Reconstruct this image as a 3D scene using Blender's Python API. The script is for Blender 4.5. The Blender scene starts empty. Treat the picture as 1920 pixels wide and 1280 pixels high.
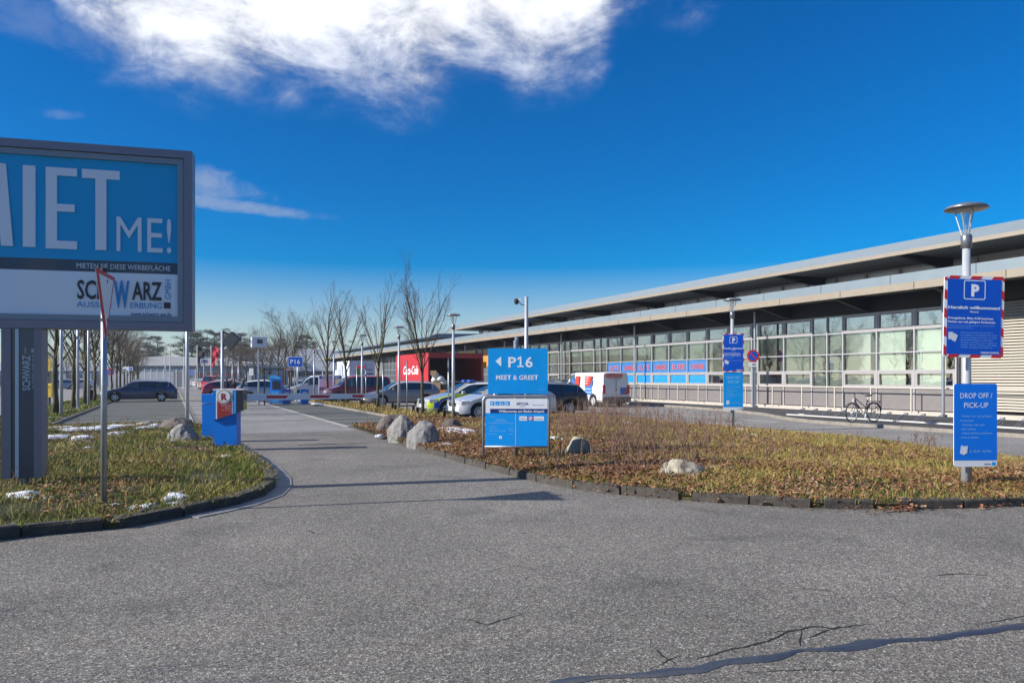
import bpy, bmesh, math, random
import numpy as np
from mathutils import Vector, Matrix, noise, geometry
R = math.radians
random.seed(7)
rng = np.random.default_rng(7)
sc = bpy.context.scene
COL = sc.collection

# ---------------------------------------------------------------- camera, sky, sun
CH = 1.7                      # eye height
T = R(24.4)                   # view direction, turned from the building line (+Y) towards +X
ST, CT = math.sin(T), math.cos(T)
cam = bpy.data.cameras.new('camera'); cam_o = bpy.data.objects.new('camera', cam); COL.objects.link(cam_o)
cam_o.location = (0, 0, CH); cam_o.rotation_euler = (R(90), 0, -T)
cam.sensor_width = 36; cam.lens = 36 * 1400 / 1920; cam.shift_y = 68 / 1920
cam.clip_start = .1; cam.clip_end = 4000
sc.camera = cam_o
SUN_EL, SUN_H = R(27), (-.987, .161)            # the sun stands low, to the left and a little ahead
sun = bpy.data.lights.new('sun', 'SUN'); sun.energy = 4.6; sun.angle = R(.55); sun.color = (1, .945, .87)
sun_o = bpy.data.objects.new('sun', sun); COL.objects.link(sun_o)
sdir = Vector((SUN_H[0] * math.cos(SUN_EL), SUN_H[1] * math.cos(SUN_EL), math.sin(SUN_EL))).normalized()
sun_o.rotation_euler = sdir.to_track_quat('Z', 'Y').to_euler()
sc.view_settings.view_transform = 'Standard'; sc.view_settings.look = 'None'
sc.view_settings.exposure = 0.72; sc.view_settings.gamma = 1; sc.view_settings.use_curve_mapping = False

w = bpy.data.worlds.new('World'); sc.world = w; w.use_nodes = True
nt = w.node_tree; N = nt.nodes; LK = nt.links; N.clear()
def nd(t, **k):
    n = N.new(t)
    for a, v in k.items(): setattr(n, a, v)
    return n
def mth(op, a, b=None, c=None, clamp=False):
    n = nd('ShaderNodeMath', operation=op, use_clamp=clamp)
    for i, v in enumerate((a, b, c)):
        if v is None: continue
        if isinstance(v, (int, float)): n.inputs[i].default_value = v
        else: LK.new(v, n.inputs[i])
    return n.outputs[0]
sky = nd('ShaderNodeTexSky', sky_type='NISHITA', sun_disc=False, sun_elevation=SUN_EL,
         sun_rotation=math.atan2(SUN_H[0], SUN_H[1]), altitude=100, air_density=1.0, dust_density=.35, ozone_density=2.5)
hs = nd('ShaderNodeHueSaturation'); hs.inputs['Saturation'].default_value = 2.05; hs.inputs['Hue'].default_value = .508
hs.inputs['Value'].default_value = .70
LK.new(sky.outputs[0], hs.inputs['Color'])
tc = nd('ShaderNodeTexCoord'); sp = nd('ShaderNodeSeparateXYZ'); LK.new(tc.outputs['Generated'], sp.inputs[0])
az = mth('SUBTRACT', mth('ARCTAN2', sp.outputs[0], sp.outputs[1]), T)          # azimuth right of the view line
el = mth('ARCSINE', sp.outputs[2])
cmb = nd('ShaderNodeCombineXYZ'); LK.new(az, cmb.inputs[0]); LK.new(el, cmb.inputs[1])
def cn(scale, det, rough, sx=1, sy=1, rot=0, dist=0.0, off=0):
    mp = nd('ShaderNodeMapping'); mp.inputs['Scale'].default_value = (sx, sy, 1); mp.inputs['Rotation'].default_value = (0, 0, rot)
    mp.inputs['Location'].default_value = (off, off * .7, 0)
    LK.new(cmb.outputs[0], mp.inputs[0])
    n = nd('ShaderNodeTexNoise'); n.inputs['Scale'].default_value = scale; n.inputs['Detail'].default_value = det
    n.inputs['Roughness'].default_value = rough; n.inputs['Distortion'].default_value = dist
    LK.new(mp.outputs[0], n.inputs['Vector']); return n.outputs[0]
smr = nd('ShaderNodeMapRange', interpolation_type='SMOOTHSTEP'); LK.new(el, smr.inputs[0]); smr.inputs[1].default_value = -.02; smr.inputs[2].default_value = .20; smr.inputs[3].default_value = .95; smr.inputs[4].default_value = 2.1; LK.new(smr.outputs[0], hs.inputs['Saturation'])
big = cn(6, 5, .55, 1, 1.5, 0, .2, 3.1); wisp = cn(9, 10, .60, 1, 2.1, R(-12), .45, 5.0); fine = cn(30, 8, .68, 1, 1.3, R(15), .6, 1.0)
# lower rim of the large cirrus bank as elevation over azimuth (radians)
cv = nd('ShaderNodeFloatCurve'); c = cv.mapping.curves[0]
pts = [(-.75, .60), (-.58, .47), (-.545, .385), (-.50, .345), (-.36, .325), (-.22, .345), (-.105, .33), (-.05, .365), (.06, .365), (.115, .375), (.15, .425), (.20, .415), (.27, .46), (.45, .62)]
A0, A1 = -1.0, 1.0
P = [(0, .9)] + [((a - A0) / (A1 - A0), e) for a, e in pts] + [(1, .9)]
c.points[0].location = P[0]; c.points[1].location = P[-1]
for p in P[1:-1]: c.points.new(*p)
for p in c.points: p.handle_type = 'AUTO'
cv.mapping.update()
LK.new(mth('MULTIPLY', mth('SUBTRACT', az, A0), 1 / (A1 - A0), clamp=True), cv.inputs['Value'])
edge = mth('SUBTRACT', el, cv.outputs[0])
edge = mth('ADD', edge, mth('MULTIPLY', mth('SUBTRACT', big, .5), .11))
edge = mth('ADD', edge, mth('MULTIPLY', mth('SUBTRACT', wisp, .5), .06))
edge = mth('ADD', edge, mth('MULTIPLY', mth('SUBTRACT', fine, .5), .022))

def sstep(x, a, b):
    m = nd('ShaderNodeMapRange', interpolation_type='SMOOTHSTEP'); LK.new(x, m.inputs[0])
    m.inputs[1].default_value = a; m.inputs[2].default_value = b; return m.outputs[0]
body = mth('MULTIPLY', sstep(edge, -.02, .10), sstep(mth('ADD', mth('ADD', mth('MULTIPLY', wisp, .75), mth('MULTIPLY', fine, .35)), mth('MULTIPLY', edge, 2.6)), .34, .88))
body = mth('MULTIPLY', body, mth('SUBTRACT', 1, sstep(el, .75, 1.2)))
def streak(a0, e0, ra, re, amt, tilt=0.0):
    da = mth('SUBTRACT', az, a0)
    x = mth('DIVIDE', da, ra); y = mth('DIVIDE', mth('SUBTRACT', mth('SUBTRACT', el, e0), mth('MULTIPLY', da, tilt)), re)
    r2 = mth('ADD', mth('MULTIPLY', x, x), mth('MULTIPLY', y, y))
    f = mth('SUBTRACT', 1, sstep(mth('ADD', r2, mth('ADD', mth('MULTIPLY', mth('SUBTRACT', wisp, .5), 2.6), mth('MULTIPLY', mth('SUBTRACT', fine, .5), 2.2))), -.3, 1.2))
    return mth('MULTIPLY', f, amt)
clouds = body
for a in [(-.41, .240, .10, .020, .42, -.08), (-.38, .214, .15, .009, .38, -.06), (-.60, .395, .10, .03, .16, -.25), (-.545, .292, .022, .008, .22, .1)]:
    clouds = mth('MAXIMUM', clouds, streak(*a))
clouds = mth('MINIMUM', clouds, .97)
wh = mth('MULTIPLY', mth('ADD', .50, mth('MULTIPLY', sstep(mth('ADD', wisp, mth('MULTIPLY', edge, 1.6)), .36, .9), .60)), 7.3)
cc = nd('ShaderNodeCombineXYZ')
LK.new(mth('MULTIPLY', wh, .93), cc.inputs[0]); LK.new(mth('MULTIPLY', wh, .96), cc.inputs[1]); LK.new(mth('MULTIPLY', wh, 1.04), cc.inputs[2])
mx = nd('ShaderNodeMix', data_type='RGBA'); LK.new(clouds, mx.inputs['Factor'])
tint = nd('ShaderNodeMix', data_type='RGBA', blend_type='MULTIPLY'); tint.inputs['Factor'].default_value = 1; LK.new(hs.outputs[0], tint.inputs['A']); tint.inputs['B'].default_value = (.93, .985, 1.12, 1); LK.new(tint.outputs['Result'], mx.inputs['A']); LK.new(cc.outputs[0], mx.inputs['B'])
bg = nd('ShaderNodeBackground'); bg.inputs['Strength'].default_value = .10; LK.new(mx.outputs['Result'], bg.inputs['Color'])
wo = nd('ShaderNodeOutputWorld'); LK.new(bg.outputs[0], wo.inputs['Surface'])

# ---------------------------------------------------------------- helpers
def G(px, py, z=0):           # a pixel of the ground seen from the eye -> ground point
    D = (CH - z) * 1400 / (py - 708); k = (px - 960) / 1400
    return (D * (ST + k * CT), D * (CT - k * ST))
def P(px, D):                 # point at depth D in the direction of a pixel column
    k = (px - 960) / 1400; return (D * (ST + k * CT), D * (CT - k * ST))
def YX(px, X):                # Y where the direction meets the plane X
    k = (px - 960) / 1400; return X / (ST + k * CT) * (CT - k * ST)

MATS = {}
def mat(name, col, rough=.6, metal=0, var=.0, vs=6., bump=0., bs=40., col2=None, spec=.5, coat=0, emis=0, dirt=0.0):
    if name in MATS: return MATS[name]
    m = bpy.data.materials.new(name); m.use_nodes = True; t = m.node_tree; b = t.nodes['Principled BSDF']
    b.inputs['Roughness'].default_value = rough; b.inputs['Metallic'].default_value = metal
    b.inputs['Specular IOR Level'].default_value = spec; b.inputs['Coat Weight'].default_value = coat
    b.inputs['Base Color'].default_value = (*col, 1)
    tcn = t.nodes.new('ShaderNodeTexCoord')
    if var or col2:
        n = t.nodes.new('ShaderNodeTexNoise'); n.inputs['Scale'].default_value = vs; n.inputs['Detail'].default_value = 8; n.inputs['Roughness'].default_value = .65
        t.links.new(tcn.outputs['Object'], n.inputs['Vector'])
        rr = t.nodes.new('ShaderNodeValToRGB'); rr.color_ramp.elements[0].position = .3; rr.color_ramp.elements[1].position = .7
        a = col; bb = col2 or tuple(min(1, c_ * (1 + var)) for c_ in col)
        if not col2: a = tuple(c_ * (1 - var) for c_ in col)
        rr.color_ramp.elements[0].color = (*a, 1); rr.color_ramp.elements[1].color = (*bb, 1)
        t.links.new(n.outputs[0], rr.inputs[0]); t.links.new(rr.outputs[0], b.inputs['Base Color'])
        if not metal:
            mr = t.nodes.new('ShaderNodeMapRange'); mr.inputs[3].default_value = rough * .85; mr.inputs[4].default_value = min(1, rough * 1.15)
            t.links.new(n.outputs[0], mr.inputs[0]); t.links.new(mr.outputs[0], b.inputs['Roughness'])
    if bump:
        n2 = t.nodes.new('ShaderNodeTexNoise'); n2.inputs['Scale'].default_value = bs; n2.inputs['Detail'].default_value = 6
        t.links.new(tcn.outputs['Object'], n2.inputs['Vector'])
        bp = t.nodes.new('ShaderNodeBump'); bp.inputs['Strength'].default_value = bump; bp.inputs['Distance'].default_value = .02
        t.links.new(n2.outputs[0], bp.inputs['Height']); t.links.new(bp.outputs[0], b.inputs['Normal'])
    if emis:
        b.inputs['Emission Color'].default_value = (*col, 1); b.inputs['Emission Strength'].default_value = emis
    MATS[name] = m; return m
def glass(name, tint=(.55, .62, .6), refl=.22):
    if name in MATS: return MATS[name]
    m = bpy.data.materials.new(name); m.use_nodes = True; t = m.node_tree; t.nodes.clear()
    o = t.nodes.new('ShaderNodeOutputMaterial'); mxs = t.nodes.new('ShaderNodeMixShader')
    tr = t.nodes.new('ShaderNodeBsdfTransparent'); tr.inputs[0].default_value = (*tint, 1)
    gl = t.nodes.new('ShaderNodeBsdfGlossy'); gl.inputs['Roughness'].default_value = .015
    tcn = t.nodes.new('ShaderNodeTexCoord'); n = t.nodes.new('ShaderNodeTexNoise'); n.inputs['Scale'].default_value = 1.3; n.inputs['Detail'].default_value = 2
    t.links.new(tcn.outputs['Object'], n.inputs[0]); bp = t.nodes.new('ShaderNodeBump'); bp.inputs['Strength'].default_value = .06; bp.inputs['Distance'].default_value = .03
    t.links.new(n.outputs[0], bp.inputs['Height']); t.links.new(bp.outputs[0], gl.inputs['Normal'])
    lw = t.nodes.new('ShaderNodeLayerWeight'); lw.inputs[0].default_value = .35
    mr = t.nodes.new('ShaderNodeMapRange'); mr.inputs[3].default_value = refl; mr.inputs[4].default_value = .85
    t.links.new(lw.outputs['Fresnel'], mr.inputs[0]); t.links.new(mr.outputs[0], mxs.inputs[0])
    t.links.new(tr.outputs[0], mxs.inputs[1]); t.links.new(gl.outputs[0], mxs.inputs[2]); t.links.new(mxs.outputs[0], o.inputs[0])
    MATS[name] = m; return m

class MB:
    def __init__(s): s.v = []; s.f = []; s.m = []
    def quad(s, pts, m=0):
        b = len(s.v); s.v += [tuple(p) for p in pts]; s.f.append(tuple(range(b, b + len(pts)))); s.m.append(m); return s
    def box(s, x0, y0, z0, x1, y1, z1, m=0, ch=0):
        b = len(s.v)
        if ch:                                   # chamfered top
            s.v += [(x0, y0, z0), (x1, y0, z0), (x1, y1, z0), (x0, y1, z0), (x0, y0, z1 - ch), (x1, y0, z1 - ch), (x1, y1, z1 - ch), (x0, y1, z1 - ch),
                    (x0 + ch, y0 + ch, z1), (x1 - ch, y0 + ch, z1), (x1 - ch, y1 - ch, z1), (x0 + ch, y1 - ch, z1)]
            F_ = [(3, 2, 1, 0), (0, 1, 5, 4), (1, 2, 6, 5), (2, 3, 7, 6), (3, 0, 4, 7), (4, 5, 9, 8), (5, 6, 10, 9), (6, 7, 11, 10), (7, 4, 8, 11), (8, 9, 10, 11)]
        else:
            s.v += [(x0, y0, z0), (x1, y0, z0), (x1, y1, z0), (x0, y1, z0), (x0, y0, z1), (x1, y0, z1), (x1, y1, z1), (x0, y1, z1)]
            F_ = [(3, 2, 1, 0), (4, 5, 6, 7), (0, 1, 5, 4), (1, 2, 6, 5), (2, 3, 7, 6), (3, 0, 4, 7)]
        for f in F_: s.f.append(tuple(b + i for i in f)); s.m.append(m)
        return s
    def tube(s, path, rad, n=8, m=0, cap=True):
        rad = rad if hasattr(rad, '__len__') else [rad] * len(path)
        path = [Vector(p) for p in path]; b = len(s.v); u = None
        for i, p in enumerate(path):
            d = (path[min(i + 1, len(path) - 1)] - path[max(i - 1, 0)])
            d = d.normalized() if d.length > 1e-9 else Vector((0, 0, 1))
            if u is None: u = d.orthogonal().normalized()
            u = (u - d * u.dot(d)); u = u.normalized() if u.length > 1e-6 else d.orthogonal().normalized()
            v_ = d.cross(u)
            for k in range(n):
                a = 2 * math.pi * k / n; q = p + (u * math.cos(a) + v_ * math.sin(a)) * rad[i]; s.v.append(tuple(q))
        for i in range(len(path) - 1):
            for k in range(n):
                a0 = b + i * n + k; a1 = b + i * n + (k + 1) % n; s.f.append((a0, a1, a1 + n, a0 + n)); s.m.append(m)
        if cap:
            s.f.append(tuple(b + k for k in reversed(range(n)))); s.m.append(m)
            e = b + (len(path) - 1) * n; s.f.append(tuple(e + k for k in range(n))); s.m.append(m)
        return s
    def lathe(s, prof, n=20, cx=0, cy=0, m=0, axis='z', arc=1.0):
        b = len(s.v)
        for r_, z in prof:
            for k in range(n):
                a = 2 * math.pi * k / n
                if axis == 'z': s.v.append((cx + r_ * math.cos(a), cy + r_ * math.sin(a), z))
                else: s.v.append((cx + r_ * math.cos(a), z, cy + r_ * math.sin(a)))
        for i in range(len(prof) - 1):
            for k in range(n):
                a0 = b + i * n + k; a1 = b + i * n + (k + 1) % n; s.f.append((a0, a1, a1 + n, a0 + n)); s.m.append(m)
        return s
    def prism(s, poly, y0, y1, m=0, axis='y'):   # polygon in x,z pulled along y (axis 'y'), or x,y along z (axis 'z')
        b = len(s.v); n = len(poly)
        for t in (y0, y1):
            for (a, c_) in poly: s.v.append((a, t, c_) if axis == 'y' else ((a, c_, t) if axis == 'z' else (t, a, c_)))
        s.f.append(tuple(b + k for k in range(n))); s.m.append(m)
        s.f.append(tuple(b + n + k for k in reversed(range(n)))); s.m.append(m)
        for k in range(n):
            k2 = (k + 1) % n; s.f.append((b + k, b + n + k, b + n + k2, b + k2)); s.m.append(m)
        return s
    def mesh(s, name, mats, smooth=False):
        me = bpy.data.meshes.new(name); me.from_pydata(s.v, [], s.f)
        for m_ in (mats if isinstance(mats, (list, tuple)) else [mats]): me.materials.append(m_)
        me.polygons.foreach_set('material_index', s.m)
        bm_ = bmesh.new(); bm_.from_mesh(me); bmesh.ops.recalc_face_normals(bm_, faces=bm_.faces); bm_.to_mesh(me); bm_.free()
        if smooth: me.shade_smooth()
        me.update(); return me
    def build(s, name, mats, parent=None, smooth=False, loc=None, rz=0):
        o = bpy.data.objects.new(name, s.mesh(name, mats, smooth)); COL.objects.link(o)
        if parent: o.parent = parent
        if loc: o.location = loc
        if rz: o.rotation_euler.z = rz
        return o
def sharp(o, ang=35):
    me = o.data
    me.shade_smooth()
    me.set_sharp_from_angle(angle=R(ang)); return o
def inst(name, me, parent=None, loc=(0, 0, 0), rz=0, sc_=None):
    o = bpy.data.objects.new(name, me); COL.objects.link(o); o.parent = parent; o.location = loc; o.rotation_euler.z = rz
    if sc_: o.scale = sc_
    return o
def tag(o, label=None, cat=None, group=None, kind=None):
    for k, v in (('label', label), ('category', cat), ('group', group), ('kind', kind)):
        if v: o[k] = v
    return o
def thing(name, label, cat, loc=(0, 0, 0), rz=0, group=None):
    o = bpy.data.objects.new(name, None); COL.objects.link(o); o.empty_display_size = .3
    o.location = (loc[0], loc[1], loc[2] if len(loc) > 2 else 0); o.rotation_euler.z = rz
    return tag(o, label, cat, group)
KIDS = {}
def clone(root, label, loc, rz=0, group=None, scale=None):
    ch = {}
    for o in bpy.data.objects:
        if o.parent: ch.setdefault(o.parent.name, []).append(o)
    def rec(o, par):
        c_ = o.copy(); COL.objects.link(c_)
        if par: c_.parent = par
        for k in ch.get(o.name, []): rec(k, c_)
        return c_
    r_ = rec(root, None); r_['label'] = label; r_.location = (loc[0], loc[1], loc[2] if len(loc) > 2 else 0); r_.rotation_euler.z = rz
    if group: r_['group'] = group
    if scale: r_.scale = scale
    return r_
def text(s_, x, z, h, parent, m, y=-.012, wfit=None, bold=0.0, align='L', name='lettering', rot=0, shear=0, th=.0015):
    cu = bpy.data.curves.new('tx', 'FONT'); cu.body = s_; cu.size = 1; cu.offset = bold; cu.shear = shear; cu.resolution_u = 2
    to = bpy.data.objects.new('tx', cu); COL.objects.link(to)
    me = bpy.data.meshes.new_from_object(to); bpy.data.objects.remove(to); bpy.data.curves.remove(cu)
    n = len(me.vertices)
    if n == 0: return None
    a = np.empty(n * 3); me.vertices.foreach_get('co', a); a = a.reshape(-1, 3)
    x0, x1, y0, y1 = a[:, 0].min(), a[:, 0].max(), a[:, 1].min(), a[:, 1].max()
    cap = .73; k = h / cap                                        # h = cap height
    kx = k if wfit is None else wfit / (x1 - x0)
    X = (a[:, 0] - x0) * kx; Zz = a[:, 1] * k; wd = (x1 - x0) * kx
    if align == 'C': X = X - wd / 2
    if align == 'R': X = X - wd
    if rot: X, Zz = X * math.cos(rot) - Zz * math.sin(rot), X * math.sin(rot) + Zz * math.cos(rot)
    a[:, 0] = X + x; a[:, 2] = Zz + z; a[:, 1] = y
    me.vertices.foreach_set('co', a.ravel()); me.materials.clear(); me.materials.append(m); me.name = name; me.update()
    return inst(name, me, parent)
def rrect(x0, z0, x1, z1, r_, n=5):
    out = []
    for cx, cz, a0 in ((x1 - r_, z1 - r_, 0), (x0 + r_, z1 - r_, 90), (x0 + r_, z0 + r_, 180), (x1 - r_, z0 + r_, 270)):
        for k in range(n): a = R(a0 + 90 * k / (n - 1)); out.append((cx + r_ * math.cos(a), cz + r_ * math.sin(a)))
    return out
def fill_poly(poly, step, zf, name, m, edge_z=None, hole=None):
    xs = [p[0] for p in poly]; ys = [p[1] for p in poly]
    per = []
    for i in range(len(poly)):
        a = Vector(poly[i]).to_2d(); b = Vector(poly[(i + 1) % len(poly)]).to_2d(); n = max(1, int((b - a).length / step))
        for k in range(n): per.append(a.lerp(b, k / n))
    ne = len(per); verts = list(per)
    gx = np.arange(min(xs), max(xs), step); gy = np.arange(min(ys), max(ys), step)
    for x in gx:
        for y in gy:
            if inside(poly, x, y): verts.append(Vector((x + random.uniform(-.2, .2) * step, y + random.uniform(-.2, .2) * step)))
    r_ = geometry.delaunay_2d_cdt(verts, [(i, (i + 1) % ne) for i in range(ne)], [], 1, 1e-4)
    me = bpy.data.meshes.new(name); me.from_pydata([(v.x, v.y, zf(v.x, v.y)) for v in r_[0]], [], [tuple(f) for f in r_[2]])
    bm_ = bmesh.new(); bm_.from_mesh(me); bmesh.ops.recalc_face_normals(bm_, faces=bm_.faces)
    if sum(f.normal.z for f in bm_.faces) < 0: bmesh.ops.reverse_faces(bm_, faces=bm_.faces)
    bm_.to_mesh(me); bm_.free()
    me.materials.append(m); me.shade_smooth(); o = bpy.data.objects.new(name, me); COL.objects.link(o); return o
def inside(poly, x, y):
    c_ = False; j = len(poly) - 1
    for i in range(len(poly)):
        xi, yi = poly[i][0], poly[i][1]; xj, yj = poly[j][0], poly[j][1]
        if (yi > y) != (yj > y) and x < (xj - xi) * (y - yi) / (yj - yi) + xi: c_ = not c_
        j = i
    return c_

# ---------------------------------------------------------------- shared materials
steel = mat('galvanised_steel', (.34, .37, .40), .42, .7, .12, 9, .05, 60)
grey_pole = mat('grey_pole_paint', (.46, .48, .51), .4, .3, .1, 5)
dark = mat('dark_trim', (.012, .012, .014), .5)
black_rub = mat('tyre_rubber', (.014, .014, .015), .85, var=.2)
white_p = mat('white_paint', (.75, .76, .77), .35, var=.04)
chrome = mat('alloy_rim', (.70, .71, .73), .3, .35)
red_p = mat('red_paint', (.55, .012, .018), .35)
snow_m = mat('snow', (.84, .87, .92), .7, var=.05, vs=20, bump=.6, bs=25)
stone_k = mat('kerb_stone', (.028, .024, .020), .9, col2=(.085, .075, .062), vs=7, bump=.6, bs=50)
# ================================================================ THE GROUND
def asphalt_mat(name, base, light, speck, sc_=1.0, patch=None):
    m = bpy.data.materials.new(name); m.use_nodes = True; t = m.node_tree; b = t.nodes['Principled BSDF']; L = t.links
    def n_(ty, **k):
        q = t.nodes.new(ty)
        for a, v in k.items(): setattr(q, a, v)
        return q
    tcn = n_('ShaderNodeTexCoord')
    v1 = n_('ShaderNodeTexVoronoi'); v1.inputs['Scale'].default_value = 105 * sc_; L.new(tcn.outputs['Object'], v1.inputs[0])
    v2 = n_('ShaderNodeTexVoronoi'); v2.inputs['Scale'].default_value = 48 * sc_; L.new(tcn.outputs['Object'], v2.inputs[0])
    n1 = n_('ShaderNodeTexNoise'); n1.inputs['Scale'].default_value = .35; n1.inputs['Detail'].default_value = 9; n1.inputs['Roughness'].default_value = .62; L.new(tcn.outputs['Object'], n1.inputs[0])
    n2 = n_('ShaderNodeTexNoise'); n2.inputs['Scale'].default_value = 190 * sc_; n2.inputs['Detail'].default_value = 3; L.new(tcn.outputs['Object'], n2.inputs[0])
    sx = n_('ShaderNodeSeparateColor'); L.new(v1.outputs['Color'], sx.inputs[0])
    r1 = n_('ShaderNodeValToRGB'); e = r1.color_ramp.elements; e[0].position = 0; e[0].color = (*[c_ * .45 for c_ in base], 1); e[1].position = 1; e[1].color = (*speck, 1)
    q = e.new(.35); q.color = (*base, 1); q = e.new(.72); q.color = (*light, 1); q = e.new(.9); q.color = (*[c_ * 1.35 for c_ in light], 1)
    L.new(sx.outputs[0], r1.inputs[0])
    sx2 = n_('ShaderNodeSeparateColor'); L.new(v2.outputs['Color'], sx2.inputs[0])
    mr = n_('ShaderNodeMapRange'); L.new(sx2.outputs[1], mr.inputs[0]); mr.inputs[3].default_value = .74; mr.inputs[4].default_value = 1.25
    m1 = n_('ShaderNodeMix', data_type='RGBA', blend_type='MULTIPLY'); m1.inputs[0].default_value = 1; L.new(r1.outputs[0], m1.inputs['A']); L.new(mr.outputs[0], m1.inputs['B'])
    mr2 = n_('ShaderNodeMapRange'); L.new(n1.outputs[0], mr2.inputs[0]); mr2.inputs[1].default_value = .3; mr2.inputs[2].default_value = .7; mr2.inputs[3].default_value = .76; mr2.inputs[4].default_value = 1.24
    m2 = n_('ShaderNodeMix', data_type='RGBA', blend_type='MULTIPLY'); m2.inputs[0].default_value = 1; L.new(m1.outputs['Result'], m2.inputs['A']); L.new(mr2.outputs[0], m2.inputs['B'])
    # worn dark stains of their own shape
    n3 = n_('ShaderNodeTexNoise'); n3.inputs['Scale'].default_value = .9; n3.inputs['Detail'].default_value = 7; n3.inputs['Distortion'].default_value = .6; L.new(tcn.outputs['Object'], n3.inputs[0])
    mr3 = n_('ShaderNodeMapRange'); L.new(n3.outputs[0], mr3.inputs[0]); mr3.inputs[1].default_value = .57; mr3.inputs[2].default_value = .72; mr3.inputs[3].default_value = 1; mr3.inputs[4].default_value = .68
    m3 = n_('ShaderNodeMix', data_type='RGBA', blend_type='MULTIPLY'); m3.inputs[0].default_value = 1; L.new(m2.outputs['Result'], m3.inputs['A']); L.new(mr3.outputs[0], m3.inputs['B'])
    L.new(m3.outputs['Result'], b.inputs['Base Color'])
    b.inputs['Roughness'].default_value = .82; b.inputs['Specular IOR Level'].default_value = .35
    ad = n_('ShaderNodeMath', operation='ADD'); L.new(v1.outputs['Distance'], ad.inputs[0]); L.new(n2.outputs[0], ad.inputs[1])
    bp = n_('ShaderNodeBump'); bp.inputs['Strength'].default_value = .55; bp.inputs['Distance'].default_value = .006
    L.new(ad.outputs[0], bp.inputs['Height']); L.new(bp.outputs[0], b.inputs['Normal'])
    return m
asph = asphalt_mat('road_asphalt', (.132, .119, .101), (.205, .188, .162), (.52, .50, .44))
asph_l = asphalt_mat('lane_asphalt', (.20, .19, .178), (.27, .255, .24), (.42, .41, .39), 1.2)
asph_d = asphalt_mat('pavement_asphalt', (.045, .046, .05), (.07, .07, .074), (.16, .16, .16), 1.3)
soil = mat('far_ground', (.07, .065, .045), .95, var=.3, vs=.05)
S = 'structure'
g = MB().quad([(-1500, -300, -.06), (1500, -300, -.06), (1500, 3000, -.06), (-1500, 3000, -.06)]).build('ground', soil); tag(g, 'flat open ground reaching the horizon', kind=S)
g = MB().quad([(-60, -40, 0), (60, -40, 0), (60, 150, 0), (-60, 150, 0)]).build('road', asph); tag(g, 'grey coarse asphalt road across the foreground and beyond the barrier', kind=S)
# back lane in front of the building, drive lane beyond the barrier (paler worn asphalt sheets)
g = MB().quad([(10.6, 1, .004), (30, 1, .004), (30, 140, .004), (10.6, 140, .004)]).build('back_lane', asph_l); tag(g, 'pale asphalt lane in front of the long building', kind=S)
g = MB().quad([(.95, 24, .004), (5.45, 24, .004), (5.45, 140, .004), (.95, 140, .004)]).build('drive_lane', asph_l); tag(g, 'pale drive lane leading past the raised car park barrier', kind=S)
g = MB().quad([(-14, 20, .004), (-6.5, 20, .004), (-6.5, 140, .004), (-14, 140, .004)]).build('side_road', asph_l); tag(g, 'pale side road left of the tree row', kind=S)

# paved parking bays: concrete grass pavers with pale dividing rows
def paver_mat():
    m = bpy.data.materials.new('grass_pavers'); m.use_nodes = True; t = m.node_tree; b = t.nodes['Principled BSDF']; L = t.links
    tcn = t.nodes.new('ShaderNodeTexCoord'); br = t.nodes.new('ShaderNodeTexBrick'); L.new(tcn.outputs['Object'], br.inputs[0])
    br.inputs['Scale'].default_value = 1; br.inputs['Brick Width'].default_value = .3; br.inputs['Row Height'].default_value = .2; br.inputs['Mortar Size'].default_value = .022
    br.inputs['Color1'].default_value = (.085, .085, .088, 1); br.inputs['Color2'].default_value = (.12, .118, .115, 1); br.inputs['Mortar'].default_value = (.05, .06, .022, 1)
    n = t.nodes.new('ShaderNodeTexNoise'); n.inputs['Scale'].default_value = .8; n.inputs['Detail'].default_value = 8; L.new(tcn.outputs['Object'], n.inputs[0])
    mr = t.nodes.new('ShaderNodeMapRange'); mr.inputs[1].default_value = .52; mr.inputs[2].default_value = .72; L.new(n.outputs[0], mr.inputs[0])
    mxn = t.nodes.new('ShaderNodeMix'); mxn.data_type = 'RGBA'; L.new(mr.outputs[0], mxn.inputs[0]); L.new(br.outputs[0], mxn.inputs['A']); mxn.inputs['B'].default_value = (.07, .085, .025, 1)
    L.new(mxn.outputs['Result'], b.inputs['Base Color']); b.inputs['Roughness'].default_value = .9
    bp = t.nodes.new('ShaderNodeBump'); bp.inputs['Distance'].default_value = .01; L.new(br.outputs['Fac'], bp.inputs['Height']); bp.invert = True; L.new(bp.outputs[0], b.inputs['Normal']); return m
pav = paver_mat(); conc = mat('pale_concrete', (.30, .29, .27), .85, var=.18, vs=9)
conc_line = mat('divider_concrete', (.36, .355, .34), .85, var=.2, vs=3)
def bays(name, x0, x1, y0, y1, lab, n0):
    g = MB().quad([(x0, y0, .008), (x1, y0, .008), (x1, y1, .008), (x0, y1, .008)]).build(name, pav); tag(g, lab, kind=S)
    m0 = MB().box(x0 + .02, -.07, .009, x1 - .02, .07, .016).mesh('paver_row', [conc_line])
    y = n0
    while y < y1: inst('paver_row', m0, g, (0, y, 0)); y += 2.45
    return g
bays('left_parking_bays', -3.8, .6, 29.2, 100, 'parking bays of dark grass pavers with pale dividing rows left of the drive lane', 30.4)
bays('right_parking_bays', 5.6, 8.4, 25.6, 118, 'parking bays of dark grass pavers with pale dividing rows right of the drive lane', 26.6)
lane_kerb = MB().box(.6, 28, 0, .72, 110, .03).box(5.45, 25.8, 0, 5.57, 118, .02).build('lane_edging', conc); tag(lane_kerb, 'flat pale edging stones along the drive lane', kind=S)
yl_m = mat('yellow_road_paint', (.55, .36, .04), .7, var=.15, vs=4)
wl_m = mat('white_road_paint', (.62, .62, .60), .7, var=.12, vs=5)
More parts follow.
